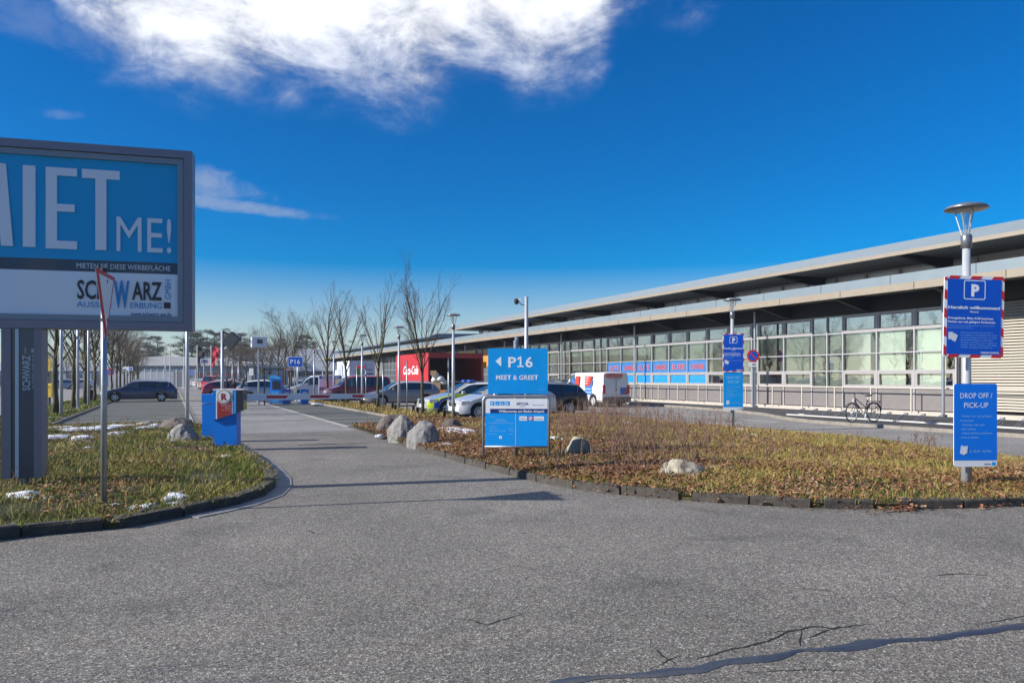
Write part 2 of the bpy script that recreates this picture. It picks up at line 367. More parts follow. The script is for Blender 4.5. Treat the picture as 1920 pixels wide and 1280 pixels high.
g = MB().quad([(-14, 66, .012), (5.4, 66, .012), (5.4, 66.9, .012), (-14, 66.9, .012)]).build('yellow_road_line', yl_m); tag(g, 'wide yellow line across the drive lane', kind=S)
ln = MB()
ln.quad([(16.95, 12, .009), (17.08, 12, .009), (17.0, 36, .009), (16.87, 36, .009)])
for y in (36.5, 32.3, 28.6, 25.4, 22.6): ln.quad([(20.9, y - .9, .009), (21.03, y - .9, .009), (21.03, y + .9, .009), (20.9, y + .9, .009)])
g = ln.build('lane_markings', wl_m); tag(g, 'worn white edge line and dashes on the back lane', kind=S)

# dark pavement in front of the building with its kerb
pv = [(21.9, 1), (21.75, 14), (21.7, 19), (21.8, 21), (22.6, 23.2), (24.2, 26), (25.2, 29), (26, 34), (26.6, 41), (26.8, 60), (26.8, 130), (29.2, 130), (29.2, 1)]
g = MB().prism([(p[0] + (.16 if i < 11 else 0), p[1]) for i, p in enumerate(pv)], .0, .115, axis='z').build('pavement', asph_d); tag(g, 'dark asphalt pavement along the foot of the building', kind=S)
kerb_l = mat('pavement_kerb_stone', (.17, .15, .12), .85, col2=(.26, .235, .2), vs=5)
def stone_row(pts, L0, parent, m, wd, h, gap=.012, jit=0, name='kerbstone', inner=1, dy=0):
    P_ = [Vector(p).to_2d() for p in pts]; acc = []
    for a, b in zip(P_, P_[1:]):
        n = max(1, round((b - a).length / L0))
        for k in range(n): acc.append((a.lerp(b, k / n), a.lerp(b, (k + 1) / n)))
    for a, b in acc: one_stone(a, b, parent, m, wd, h, gap, jit, name, inner)
def one_stone(a, b, parent, m, wd, h, gap, jit, name='kerbstone', inner=1):
    d = b - a; L_ = d.length; ang = math.atan2(d.y, d.x)
    mb = MB().box(gap / 2, 0 if inner > 0 else -wd, -.05, L_ - gap / 2, wd if inner > 0 else 0, h, ch=.018)
    j = lambda: random.uniform(-jit, jit)
    mb.v = [(x + j() * .6, y + j() * .6, z + (j() if z > 0 else 0)) for x, y, z in mb.v]
    o = mb.build(name, m, parent, loc=(a.x, a.y, j() * .8), rz=ang + j() * .8); return o
stone_row(pv[:11], 1.0, g, kerb_l, .15, .12, inner=-1)

# --- planted islands
random.seed(3)
rk = [(755, 836), (779, 842), (804, 850), (835, 858), (872, 869), (910, 879), (955, 891), (1005, 903), (1074, 916), (1163, 927), (1274, 937), (1405, 946), (1537, 953), (1676, 955), (1807, 953), (1920, 949)]
rkg = [G(*p) for p in rk]
isl_r = [G(655, 801), G(700, 815)] + rkg + [(12.2, 4.9), (13.6, 3.5), (14.4, 3.2), (14.8, 5), (15.3, 9), G(1781, 851), G(1700, 838), G(1594, 824), G(1500, 817), G(1400, 808), G(1300, 801), (16.75, 23.8), (16.7, 29), (16.2, 31.6), (13, 27.2), (10.9, 27.0), (10.6, 28), (10.5, 60), (10.5, 118), (8.45, 118), (8.45, 60), (8.45, 29), (8.2, 27.2), (7.4, 26)]
def soft(poly, x, y):
    d = 9
    for i in range(len(poly)):
        a = poly[i]; b = poly[(i + 1) % len(poly)]; dx, dy = b[0] - a[0], b[1] - a[1]; q = dx * dx + dy * dy
        t_ = 0 if q < 1e-9 else max(0, min(1, ((x - a[0]) * dx + (y - a[1]) * dy) / q)); d = min(d, math.hypot(x - a[0] - t_ * dx, y - a[1] - t_ * dy))
    return d
def mkz(poly, hgt, base=.075):
    def f(x, y):
        d = soft(poly, x, y); return base + hgt * min(1, d / 1.6) + .05 * noise.noise(Vector((x * .5, y * .5, 0))) * min(1, d) + .02 * noise.noise(Vector((x * 2.3, y * 2.3, 3))) * min(1, d * 2)
    return f
zr = mkz(isl_r, .08)
def turf_mat():
    m = bpy.data.materials.new('winter_turf'); m.use_nodes = True; t = m.node_tree; b = t.nodes['Principled BSDF']; L = t.links
    tcn = t.nodes.new('ShaderNodeTexCoord')
    n = t.nodes.new('ShaderNodeTexNoise'); n.inputs['Scale'].default_value = .45; n.inputs['Detail'].default_value = 7; n.inputs['Roughness'].default_value = .7; L.new(tcn.outputs['Object'], n.inputs[0])
    n2 = t.nodes.new('ShaderNodeTexNoise'); n2.inputs['Scale'].default_value = 14; n2.inputs['Detail'].default_value = 6; n2.inputs['Roughness'].default_value = .8; L.new(tcn.outputs['Object'], n2.inputs[0])
    ad = t.nodes.new('ShaderNodeMath'); ad.operation = 'MULTIPLY_ADD'; L.new(n2.outputs[0], ad.inputs[0]); ad.inputs[1].default_value = .5; L.new(n.outputs[0], ad.inputs[2])
    r_ = t.nodes.new('ShaderNodeValToRGB'); e = r_.color_ramp.elements; e[0].position = .5; e[0].color = (.028, .02, .012, 1); e[1].position = .95; e[1].color = (.11, .10, .04, 1)
    q = e.new(.64); q.color = (.055, .036, .018, 1); q = e.new(.76); q.color = (.075, .08, .025, 1); q = e.new(.86); q.color = (.13, .095, .042, 1)
    L.new(ad.outputs[0], r_.inputs[0]); L.new(r_.outputs[0], b.inputs['Base Color']); b.inputs['Roughness'].default_value = .95
    bp = t.nodes.new('ShaderNodeBump'); bp.inputs['Distance'].default_value = .04; bp.inputs['Strength'].default_value = .9; L.new(n2.outputs[0], bp.inputs['Height']); L.new(bp.outputs[0], b.inputs['Normal']); return m
turf = turf_mat()
isl_R = fill_poly(isl_r, .55, zr, 'right_planting_island', turf); tag(isl_R, 'low planted island with dry grass right of the entrance lane', kind=S)
rin = [Vector(p) for p in rkg]
gaps = {10: (.17, .0), 11: (0, .12), 12: (.05, .26), 13: (.13, .0)}
for i in range(len(rkg) - 1):
    a, b = rin[i].copy(), rin[i + 1].copy(); d = b - a
    if i in gaps: a, b = a + d * gaps[i][0], b - d * gaps[i][1]
    n_ = max(1, round((b - a).length / .98)) if i >= 9 else 1
    for k in range(n_): one_stone(a.lerp(b, k / n_), a.lerp(b, (k + 1) / n_), isl_R, stone_k, .17, .125, .03, .012, inner=1)
stone_row([rkg[-1], (12.2, 4.9), (13.6, 3.5), (14.4, 3.2)], 1, isl_R, stone_k, .17, .125)
bk = [(14.8, 5), (15.3, 9), G(1781, 851), G(1594, 824), G(1400, 808), (16.75, 23.8), (16.7, 29)]
stone_row(bk, 1.0, isl_R, kerb_l, .1, .085, inner=1)
stone_row([(8.45, 29), (8.45, 78)], 1.0, isl_R, kerb_l, .08, .09, inner=-1)
stone_row([(10.9, 27.0), (10.6, 28), (10.5, 78)], 1.0, isl_R, kerb_l, .08, .09, inner=1)

lk = [(-60, 1020), (39, 1007), (194, 993), (223, 991), (345, 968), (400, 957), (450, 946), (497, 930), (516, 914), (517, 899), (503, 880), (486, 864), (470, 853), (455, 843), (441, 833)]
lkg = [G(*p) for p in lk]
isl_l = [(-14, 10.3), (-9, 8.8), (-4, 8.6)] + lkg + [(1.2, 24), (.98, 27.9), (.6, 29.1), (-3.85, 29.4), (-3.9, 60), (-3.9, 118), (-6.45, 118), (-6.45, 60), (-6.5, 34), (-8, 28), (-14, 26)]
zl = mkz(isl_l, .10)
isl_L = fill_poly(isl_l, .55, zl, 'left_planting_island', turf); tag(isl_L, 'grassy verge with leaves and snow left of the entrance lane', kind=S)
stone_row([(-9, 8.8), (-4, 8.6), lkg[0]], 1, isl_L, stone_k, .17, .125)
LV = [Vector(p) for p in lkg]
for i in range(len(lkg) - 1):
    if i == 2: continue                                     # gap between two stones
    a, b = LV[i], LV[i + 1]; n_ = max(1, round((b - a).length / .95))
    for k in range(n_): one_stone(a.lerp(b, k / n_), a.lerp(b, (k + 1) / n_), isl_L, stone_k, .17, .13, .02, .010, inner=1)
stone_row([lkg[-1], (1.2, 24), (.98, 27.9)], 1.0, isl_L, kerb_l, .14, .07)
stone_row([(-3.85, 29.4), (-3.9, 60), (-3.9, 100)], 1.0, isl_L, kerb_l, .1, .09, inner=1)
stone_row([(-6.45, 80), (-6.45, 60), (-6.5, 34), (-8, 28)], 1.0, isl_L, stone_k, .12, .11, inner=1)
for ring_, par_ in ((rkg[1:], isl_R), (lkg[:11], isl_L)):
    for a, b in zip(ring_, ring_[1:]):
        a, b = Vector(a), Vector(b); d = (b - a).normalized(); n_ = Vector((-d.y, d.x)) * .035
        one_stone(a + n_, b + n_, par_, turf, .22, .085, 0, .008, name='soil_edge')
# concrete gutter slabs outside the curved kerb
gut = tag(MB().quad([(2.2, 13.2, .0025), (2.21, 13.2, .0025), (2.21, 13.21, .0025)]).build('gutter', conc), 'pale concrete gutter curving round the left verge', kind=S)
gm = mat('gutter_concrete', (.20, .20, .205), .8, var=.15, vs=6)
def offs(pts, d):
    out = []
    for i, p in enumerate(pts):
        a = Vector(pts[max(i - 1, 0)]); b = Vector(pts[min(i + 1, len(pts) - 1)]); t_ = (b - a).normalized(); out.append(Vector(p) + Vector((t_.y, -t_.x)) * d)
    return out
gi = [Vector(p) for p in lkg[4:]] ; go = offs(lkg[4:], .25)
for i in range(len(gi) - 1):
    n_ = max(1, round((gi[i + 1] - gi[i]).length / .5))
    for k in range(n_):
        a0, a1 = gi[i].lerp(gi[i + 1], k / n_ + .008), gi[i].lerp(gi[i + 1], (k + 1) / n_ - .008); b0, b1 = go[i].lerp(go[i + 1], k / n_ + .008), go[i].lerp(go[i + 1], (k + 1) / n_ - .008)
        MB().prism([(a0.x, a0.y), (b0.x, b0.y), (b1.x, b1.y), (a1.x, a1.y)], -.02, .012 + random.uniform(-.002, .002), axis='z').build('slab', gm, gut)

# --- sealed crack and open cracks in the asphalt
tar = mat('bitumen_seal', (.028, .030, .036), .36, var=.3, vs=4, bump=.3, bs=8, spec=.8)
def ribbon(px, wd, m, name, lab, z=.003, jag=.0, seed=1, zz=.0, wv=.05):
    rr = random.Random(seed); pts = [Vector(G(*p)) for p in px]; dense = []
    for a, b in zip(pts, pts[1:]):
        n_ = max(2, int((b - a).length / .05))
        for k in range(n_): q = a.lerp(b, k / n_); dense.append(q + Vector((rr.uniform(-1, 1), rr.uniform(-1, 1))) * jag + Vector((noise.noise(Vector((q.x * 3, q.y * 3, seed))), noise.noise(Vector((q.x * 3, q.y * 3, seed + 5))))) * wv)
    dense.append(pts[-1]); mb = MB(); l_ = len(dense)
    for i, p in enumerate(dense):
        a = dense[max(i - 1, 0)]; b = dense[min(i + 1, l_ - 1)]; t_ = (b - a).normalized(); nn = Vector((-t_.y, t_.x))
        ww = wd * (.8 + .9 * noise.noise(Vector((i * .12, seed, 0))) + rr.uniform(-.12, .12)) * min(1, (i + .5) / 4, (l_ - i - .5) / 4 + .05)
        q, r2 = p + nn * ww / 2, p - nn * ww / 2; mb.v += [(q.x, q.y, z), (p.x, p.y, z + zz), (r2.x, r2.y, z)]
    for i in range(l_ - 1):
        k = i * 3; mb.f += [(k, k + 1, k + 4, k + 3), (k + 1, k + 2, k + 5, k + 4)]; mb.m += [0, 0]
    o = mb.build(name, m); return tag(o, lab, kind=S)
ribbon([(960, 1310), (1045, 1280), (1110, 1272), (1205, 1264), (1300, 1256), (1345, 1240), (1420, 1232), (1500, 1222), (1600, 1212), (1700, 1198), (1800, 1190), (1920, 1176), (2050, 1160), (2300, 1130)], .105, tar, 'crack_seal', 'blue grey glossy bitumen seal snaking along the road', .003, .003, 4, .004, .05)
ck = mat('crack_shadowed_bitumen', (.006, .006, .007), .95)
cracks = [([(1300, 1236), (1370, 1218), (1410, 1210), (1445, 1197), (1470, 1190), (1500, 1184), (1530, 1174), (1560, 1178), (1600, 1172), (1640, 1169)], .011), ([(1440, 1187), (1480, 1182), (1500, 1184)], .009), ([(1500, 1184), (1500, 1212)], .012), ([(1500, 1195), (1540, 1184), (1575, 1178)], .008),
          ([(1228, 1210), (1250, 1230), (1268, 1244)], .010), ([(1225, 1254), (1250, 1238), (1300, 1226)], .006), ([(835, 1158), (880, 1164), (915, 1172), (945, 1160), (985, 1148)], .008), ([(870, 1168), (915, 1172)], .008),
          ([(1490, 1102), (1550, 1104), (1585, 1120)], .008), ([(1745, 1080), (1790, 1075), (1830, 1077), (1890, 1080)], .009), ([(1755, 1066), (1790, 1076)], .008), ([(1675, 1116), (1705, 1140)], .008), ([(1840, 1168), (1890, 1160), (1960, 1150)], .006), ([(570, 992), (585, 998), (598, 1001)], .018), ([(1380, 1262), (1500, 1258), (1620, 1255)], .005)]
for i, (p, w_) in enumerate(cracks): ribbon(p, w_ * 1.7, ck, 'crack', 'thin jagged crack in the foreground asphalt', .0025, .010, i + 9)
# ================================================================ THE LONG BUILDING
WX, FX = 29.3, 26.8
bld = thing('terminal_building', 'long low terminal with glazed grid front, deep canopy and set back upper roof', 'building', (WX, 20, 0))
def B(mb, name, m, kind=None, sm=False):
    mb.v = [(x - WX, y - 20, z) for x, y, z in mb.v]; o = mb.build(name, m, bld, sm)
    if kind: o['kind'] = kind
    return o
roof_m = mat('roof_metal', (.18, .225, .25), .45, .1, .06, 1.5)
tan_m = mat('cream_fascia', (.26, .22, .165), .5, var=.07, vs=3)
frame_m = mat('window_frame_grey', (.34, .32, .31), .45, .15, .06, 4)
mull_m = mat('mullion_aluminium', (.40, .395, .40), .4, .3)
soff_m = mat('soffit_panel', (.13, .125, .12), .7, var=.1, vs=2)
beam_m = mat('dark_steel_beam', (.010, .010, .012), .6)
panel_m = mat('grey_wall_panel', (.17, .155, .15), .6, var=.08, vs=4)
plinth_m = mat('cream_plinth', (.45, .41, .35), .75, var=.1, vs=5)
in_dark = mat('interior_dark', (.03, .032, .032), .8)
blind_m = mat('roller_blind', (.76, .79, .73), .8, var=.06, vs=2)
curt_m = mat('pale_curtain', (.78, .77, .73), .85, var=.05, vs=2)
GL = glass('window_glass', (.86, .90, .87), .12); GLT = glass('window_glass_top', (.7, .72, .7), .5)
Y0, Y1, YU = 4.0, 150.0, 79.6
# lower canopy: roof sheet, cream edge, soffit between tapered beams
B(MB().prism([(FX, 5.52), (FX, 5.90), (FX + .25, 5.93), (31.8, 6.05), (31.8, 5.75), (FX + .06, 5.52)], Y0, Y1), 'lower_roof', roof_m)
B(MB().box(FX - .03, Y0, 5.22, FX + .14, Y1, 5.515), 'lower_fascia', tan_m)
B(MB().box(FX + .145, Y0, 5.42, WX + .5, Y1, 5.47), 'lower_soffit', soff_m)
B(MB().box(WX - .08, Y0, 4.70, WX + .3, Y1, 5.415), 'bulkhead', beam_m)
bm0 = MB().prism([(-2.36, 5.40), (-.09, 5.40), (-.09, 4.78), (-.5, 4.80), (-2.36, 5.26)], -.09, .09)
bme = bm0.mesh('canopy_beam', [beam_m])
y = 5.6
while y < Y1: inst('canopy_beam', bme, bld, (0, y - 20 - .2, 0)); y += 4.8
jm = MB().box(-.006, -.012, 0, .0, .012, .29).mesh('fascia_joint', [beam_m]); jm2 = MB().box(-.006, -.010, 0, .0, .010, .37).mesh('roof_joint', [beam_m])
y = 6.0
while y < 110: inst('fascia_joint', jm, bld, (FX - .031 - WX, y - 20, 5.222)); inst('roof_joint', jm2, bld, (FX - .001 - WX, y + 1.1 - 20, 5.53)); y += 3.6
# upper storey: set back clerestory under a second, wider roof
UX = 28.2
B(MB().prism([(UX, 7.10), (UX + .9, 7.66), (44, 8.3), (44, 7.1), (UX + .2, 7.05)], Y0, YU), 'upper_roof', roof_m)
B(MB().box(UX - .03, Y0, 6.93, UX + .14, YU, 7.095), 'upper_fascia', tan_m)
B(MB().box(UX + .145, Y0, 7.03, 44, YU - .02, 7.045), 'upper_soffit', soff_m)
B(MB().box(31.9, Y0, 5.7, 43.9, YU, 7.02), 'upper_wall', frame_m)
ub = MB().prism([(UX + .15 - WX, 7.02), (2.55, 7.02), (2.55, 6.55), (2.0, 6.6), (UX + .15 - WX, 6.94)], -.1, .1).mesh('roof_bracket', [beam_m])
y = 8.0
while y < YU: inst('roof_bracket', ub, bld, (0, y - 20, 0)); y += 7.2
cler_m = mat('clerestory_panel', (.85, .88, .90), .18, .45, var=.03)
cf = MB().box(-.06, -.90, 6.24, 0, .90, 6.98).mesh('clerestory_frame', [frame_m]); cp = MB().box(-.075, -.78, 6.33, -.061, .78, 6.88).mesh('clerestory_panel', [cler_m])
y = 5; i = 0
while y < YU - 1:
    if i % 9 != 8:
        f_ = inst('window', cf, bld, (2.59, y - 20, 0)); inst('pane', cp, f_)
    y += 1.9; i += 1
B(MB().box(31.80, Y0, 5.7, 31.89, YU, 6.22), 'clerestory_sill', frame_m)
# second upper roof further along
B(MB().prism([(UX + .6, 6.75), (UX + 1.4, 7.15), (44, 7.5), (44, 6.7), (UX + .8, 6.68)], 88, Y1), 'far_upper_roof', roof_m)
B(MB().box(31.9, 88.2, 5.9, 43.8, Y1 - .2, 6.66), 'far_upper_wall', beam_m)
# interior box: floor, back wall, ceiling
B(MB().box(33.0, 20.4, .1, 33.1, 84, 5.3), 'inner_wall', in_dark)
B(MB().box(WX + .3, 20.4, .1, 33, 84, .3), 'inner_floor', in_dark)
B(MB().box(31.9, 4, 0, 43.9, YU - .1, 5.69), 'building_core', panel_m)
B(MB().box(31.9, YU + .1, 0, 43.9, Y1 - .1, 5.74), 'far_core', panel_m)
# glazing grid
zrows = [(3.83, 4.69), (2.83, 3.83), (2.02, 2.83), (1.24, 2.02), (.27, 1.24)]
ys = [20.38]
wid = [1.9, 1.9, 1.9, .95, .95, 1.9, 1.9, .5, 1.9, 1.9, 1.9, 1.9, 1.9, 1.9, 1.9, 1.9, .95, .95, 1.9, 1.9, .95, .95, 1.9, 1.9, 1.9, .95, .95, 1.9, 1.9, 1.9]
for w_ in wid: ys.append(ys[-1] + w_)
pane_c = {}
def pane_mesh(w_, h, m, inset):
    k = (round(w_, 2), round(h, 2), m.name, inset)
    if k not in pane_c: pane_c[k] = MB().box(.012, -w_ / 2 + inset, -h / 2 + inset, .022, w_ / 2 - inset, h / 2 - inset).mesh('pane', [m])
    return pane_c[k]
def frame_mesh(w_, h):
    k = ('f', round(w_, 2), round(h, 2))
    if k not in pane_c:
        mb = MB(); t_ = .11; a, b_ = w_ / 2 - .03, h / 2 - .03
        mb.box(-.045, -a, -b_, .035, a, -b_ + t_); mb.box(-.045, -a, b_ - t_, .035, a, b_); mb.box(-.045, -a, -b_ + t_, .035, -a + t_, b_ - t_); mb.box(-.045, a - t_, -b_ + t_, .035, a, b_ - t_)
        pane_c[k] = mb.mesh('window_frame', [frame_m])
    return pane_c[k]
blue_film = mat('blue_window_film', (.03, .16, .42), .4, var=.1, vs=3, coat=.5); blue_film2 = mat('bright_blue_window_film', (.02, .25, .62), .35, var=.1, vs=3, coat=.5)
redl = mat('red_film_lettering', (.62, .10, .05), .5)
vm = MB().box(-.06, -.032, .12, .05, .032, 4.70).mesh('mullion', [mull_m])
for y in ys: inst('mullion', vm, bld, (0, y - 20, 0))
rnd = random.Random(21)
lounge = {}
for i in range(len(wid)):
    ya, yb = ys[i], ys[i + 1]; w_ = wid[i]; yc = (ya + yb) / 2
    for j, (z0, z1) in enumerate(zrows):
        zc = (z0 + z1) / 2; h = z1 - z0; inner = w_ - .064; blue = 10 <= i <= 15
        MBt = pane_c.setdefault(('t', round(w_, 2)), MB().box(-.05, -inner / 2, -.025, .045, inner / 2, .025).mesh('transom', [mull_m]))
        inst('transom', MBt, bld, (0, yc - 20, z1 if j else 4.66))
        if j == 4:
            pm = pane_c.setdefault(('p', round(w_, 2)), MB().box(-.01, -inner / 2, -h / 2 + .03, .03, inner / 2, h / 2 - .03).mesh('panel', [panel_m])); inst('panel', pm, bld, (0, yc - 20, zc)); continue
        framed = (j in (0, 3)) and w_ > 1.2
        if blue and j == 2: m_ = blue_film
        elif blue and j == 3: m_ = blue_film2
        else: m_ = GLT if j == 0 else GL
        if framed:
            f_ = inst('window', frame_mesh(w_, h), bld, (0, yc - 20, zc)); inst('pane', pane_mesh(w_, h, m_, .13), f_)
        else: inst('pane', pane_mesh(w_, h, m_, .03), bld, (0, yc - 20, zc))
    # blinds behind the glass of one bay
    if i in (6, 9): cover = {6: 0, 9: .15}[i]
    else: cover = rnd.uniform(.70, .84)
    zt = 4.62; zb = 1.3 if not (10 <= i <= 15) else 2.8
    if cover:
        bw = (w_ - .08) * cover
        B(MB().box(WX + .10, yb - .05 - bw - (0 if w_ > 1 else 0), zb, WX + .115, yb - .05, zt if rnd.random() < .8 else 3.8), 'blind', curt_m if rnd.random() < .3 else blind_m)
    if w_ > 1 and rnd.random() < .55: B(MB().tube([(WX + .5, ya + .25, .3), (WX + .5, ya + .25, 4.6)], .09, 8), 'inner_column', mull_m)
# red film words across pairs of blue panes
for n_, i in enumerate((10, 12, 14)):
    for k, wd in ((1, 'ELITE'), (0, 'LOUNGE')):
        yc = (ys[i + k] + ys[i + k + 1]) / 2
        t_ = text(wd, 0, 0, .34, None, redl, wfit=1.25, bold=.012, align='C')
        t_.rotation_euler.z = R(-90); t_.location = (0 - .0, yc - 20, 2.24); t_.parent = bld
# plinth, louvred end bay
B(MB().box(WX - .18, Y0, .1, WX + .28, 84, .262), 'plinth', plinth_m)
B(MB().box(WX + .12, Y0, .27, WX + .2, 20.3, 4.69), 'louvre_back', beam_m)
slat_m = mat('cream_louvre_slat', (.50, .46, .39), .5, var=.05)
for (a, b_) in ((4.1, 9.1), (9.2, 14.1), (14.2, 20.15)):
    sm_ = MB().prism([(-.10, -.045), (-.06, -.052), (.07, .045), (.03, .052)], a - 20, b_ - 20).mesh('slat', [slat_m])
    n_ = 0; z = .45
    while z < 4.66: inst('slat', sm_, bld, (0, 0, z)); z += .112
for y in (4.05, 9.15, 14.15, 17.2, 20.25): B(MB().box(WX - .13, y - .03, .27, WX + .1, y + .03, 4.69), 'louvre_guide', frame_m)
# far glazing beyond the readable bays, joined
far = MB(); Yf = ys[-1]; y = Yf
far.quad([(WX + .06, Yf, .3), (WX + .06, 150, .3), (WX + .06, 150, 4.69), (WX + .06, Yf, 4.69)], 1)
while y < 150:
    far.box(WX - .05, y - .04, .12, WX + .05, y + .04, 4.69, 0); y += 1.9
for z in (1.24, 2.02, 2.83, 3.83): far.box(WX - .04, Yf, z - .03, WX + .04, 150, z + .03, 0)
fg = mat('far_glazing', (.10, .12, .13), .12, var=.4, vs=.6)
B(far, 'distant_glazing', [mull_m, fg], 'stuff')
# shop window films near the red trailer
for (a, b_, z0, z1, c_) in ((69.4, 71.6, 2.9, 4.6, (.62, .25, .03)), (71.8, 73.6, 1.3, 2.6, (.02, .28, .30)), (71.8, 73.6, 2.7, 3.8, (.03, .08, .20)), (73.8, 75.4, 1.3, 3.8, (.04, .10, .22)), (75.6, 78.6, 2.8, 3.6, (.05, .10, .2)), (73.8, 78.6, 3.85, 4.6, (.5, .38, .08)), (75.6, 78.6, 1.2, 2.7, (.02, .25, .28))):
    B(MB().box(WX - .075, a, z0, WX - .058, b_, z1), 'window_film', mat('film_%d%d' % (a * 10, z0 * 10), c_, .4, var=.15))
B(MB().box(WX - .25, 84.5, .1, WX - .07, 92, 4.69), 'entrance_portal', panel_m); B(MB().box(WX - .29, 86.5, .12, WX - .26, 90, 3.2), 'entrance_door', fg)
B(MB().box(WX - .3, 96, .1, WX - .07, 99, 4.69), 'pale_pier', curt_m); B(MB().box(WX - .3, 112, .1, WX - .07, 118, 4.69), 'wall_pier', panel_m)
# slim canopy posts
pm = MB().tube([(0, 0, .1), (0, 0, 5.24)], .065, 12).mesh('post', [steel])
for y in (9.5, 20.4, 31.2, 42.7, 53.2, 64.5, 75, 87, 99): inst('post', pm, bld, (28.5 - WX, y - 20, 0))
# soffit flood lamp
# railing in front of the glazing
cream = mat('cream_railing', (.55, .50, .43), .45, .1, .05)
rl = thing('railing', 'long cream handrail on slim posts in front of the glazed facade', 'railing', (28.75, 20, .11))
rp = MB().box(-.025, -.025, 0, .025, .025, 1.13).mesh('rail_post', [cream]); ft = MB().box(-.09, -.1, 0, .09, .12, .06, ch=.02).mesh('post_foot', [mat('rust_brown_foot', (.09, .045, .03), .9)])
for k in range(-1, 24):
    if 5 + k * 2.03 > 4: o = inst('rail_post', rp, rl, (0, k * 2.03, 0)); inst('post_foot', ft, o, (.0, -.3, 0))
MB().tube([(0, -15, 1.15), (0, 47, 1.15)], .03, 8).build('handrail', cream, rl)
MB().box(-.12, -15, 0, -.03, 47, .09).build('base_rail', plinth_m, rl)
# ================================================================ VEHICLES
glass_c = mat('car_glass', (.012, .016, .018), .06, spec=1.0, coat=.6)
glass_g = mat('car_side_glass', (.05, .075, .075), .08, spec=1.0, coat=.6)
tail_m = mat('tail_lamp_red', (.45, .01, .015), .25, coat=.8); head_m = mat('headlamp_clear', (.62, .64, .66), .12, .3, coat=1)
plate_m = mat('licence_plate', (.7, .7, .68), .5); amber = mat('indicator_amber', (.6, .22, .02), .3)
def lin(pts, x):
    if x <= pts[0][0]: return pts[0][1]
    for a, b in zip(pts, pts[1:]):
        if x <= b[0]: return a[1] + (b[1] - a[1]) * (x - a[0]) / (b[0] - a[0])
    return pts[-1][1]
WH = {}
def wheel_meshes(r_, wd, spokes):
    k = (r_, wd, spokes)
    if k in WH: return WH[k]
    ty = MB().lathe([(r_ * .66, -wd / 2), (r_ * .93, -wd / 2), (r_, -wd / 2 + .03), (r_, wd / 2 - .03), (r_ * .93, wd / 2), (r_ * .66, wd / 2), (r_ * .62, wd / 4), (.01, wd / 4)], 28, axis='y').mesh('tyre', [black_rub], True)
    rm = MB(); R1 = r_ * .66
    rm.lathe([(R1, -wd / 2 - .004), (R1 * .90, -wd / 2 - .012), (R1 * .88, -wd / 2 + .05), (R1 * .88, 0)], 28, axis='y')
    rm.lathe([(.001, -wd / 2 - .01), (R1 * .2, -wd / 2 - .008), (R1 * .22, -wd / 2 + .05)], 14, axis='y')
    for i in range(spokes):
        a = 2 * math.pi * i / spokes; ca, sa = math.cos(a), math.sin(a); w1 = R1 * (.16 if spokes < 8 else .07); w2 = R1 * (.24 if spokes < 8 else .09); pts = []
        for (r0, w_) in ((R1 * .15, w1), (R1 * .9, w2)):
            for s_ in (-1, 1): pts.append((r0 * ca - s_ * w_ * sa, r0 * sa + s_ * w_ * ca))
        p0, p1, p2, p3 = pts; rm.prism([p0, p2, p3, p1], -wd / 2 - .006, -wd / 2 + .03, axis='y')
    WH[k] = (ty, rm.mesh('rim', [chrome], False)); return WH[k]

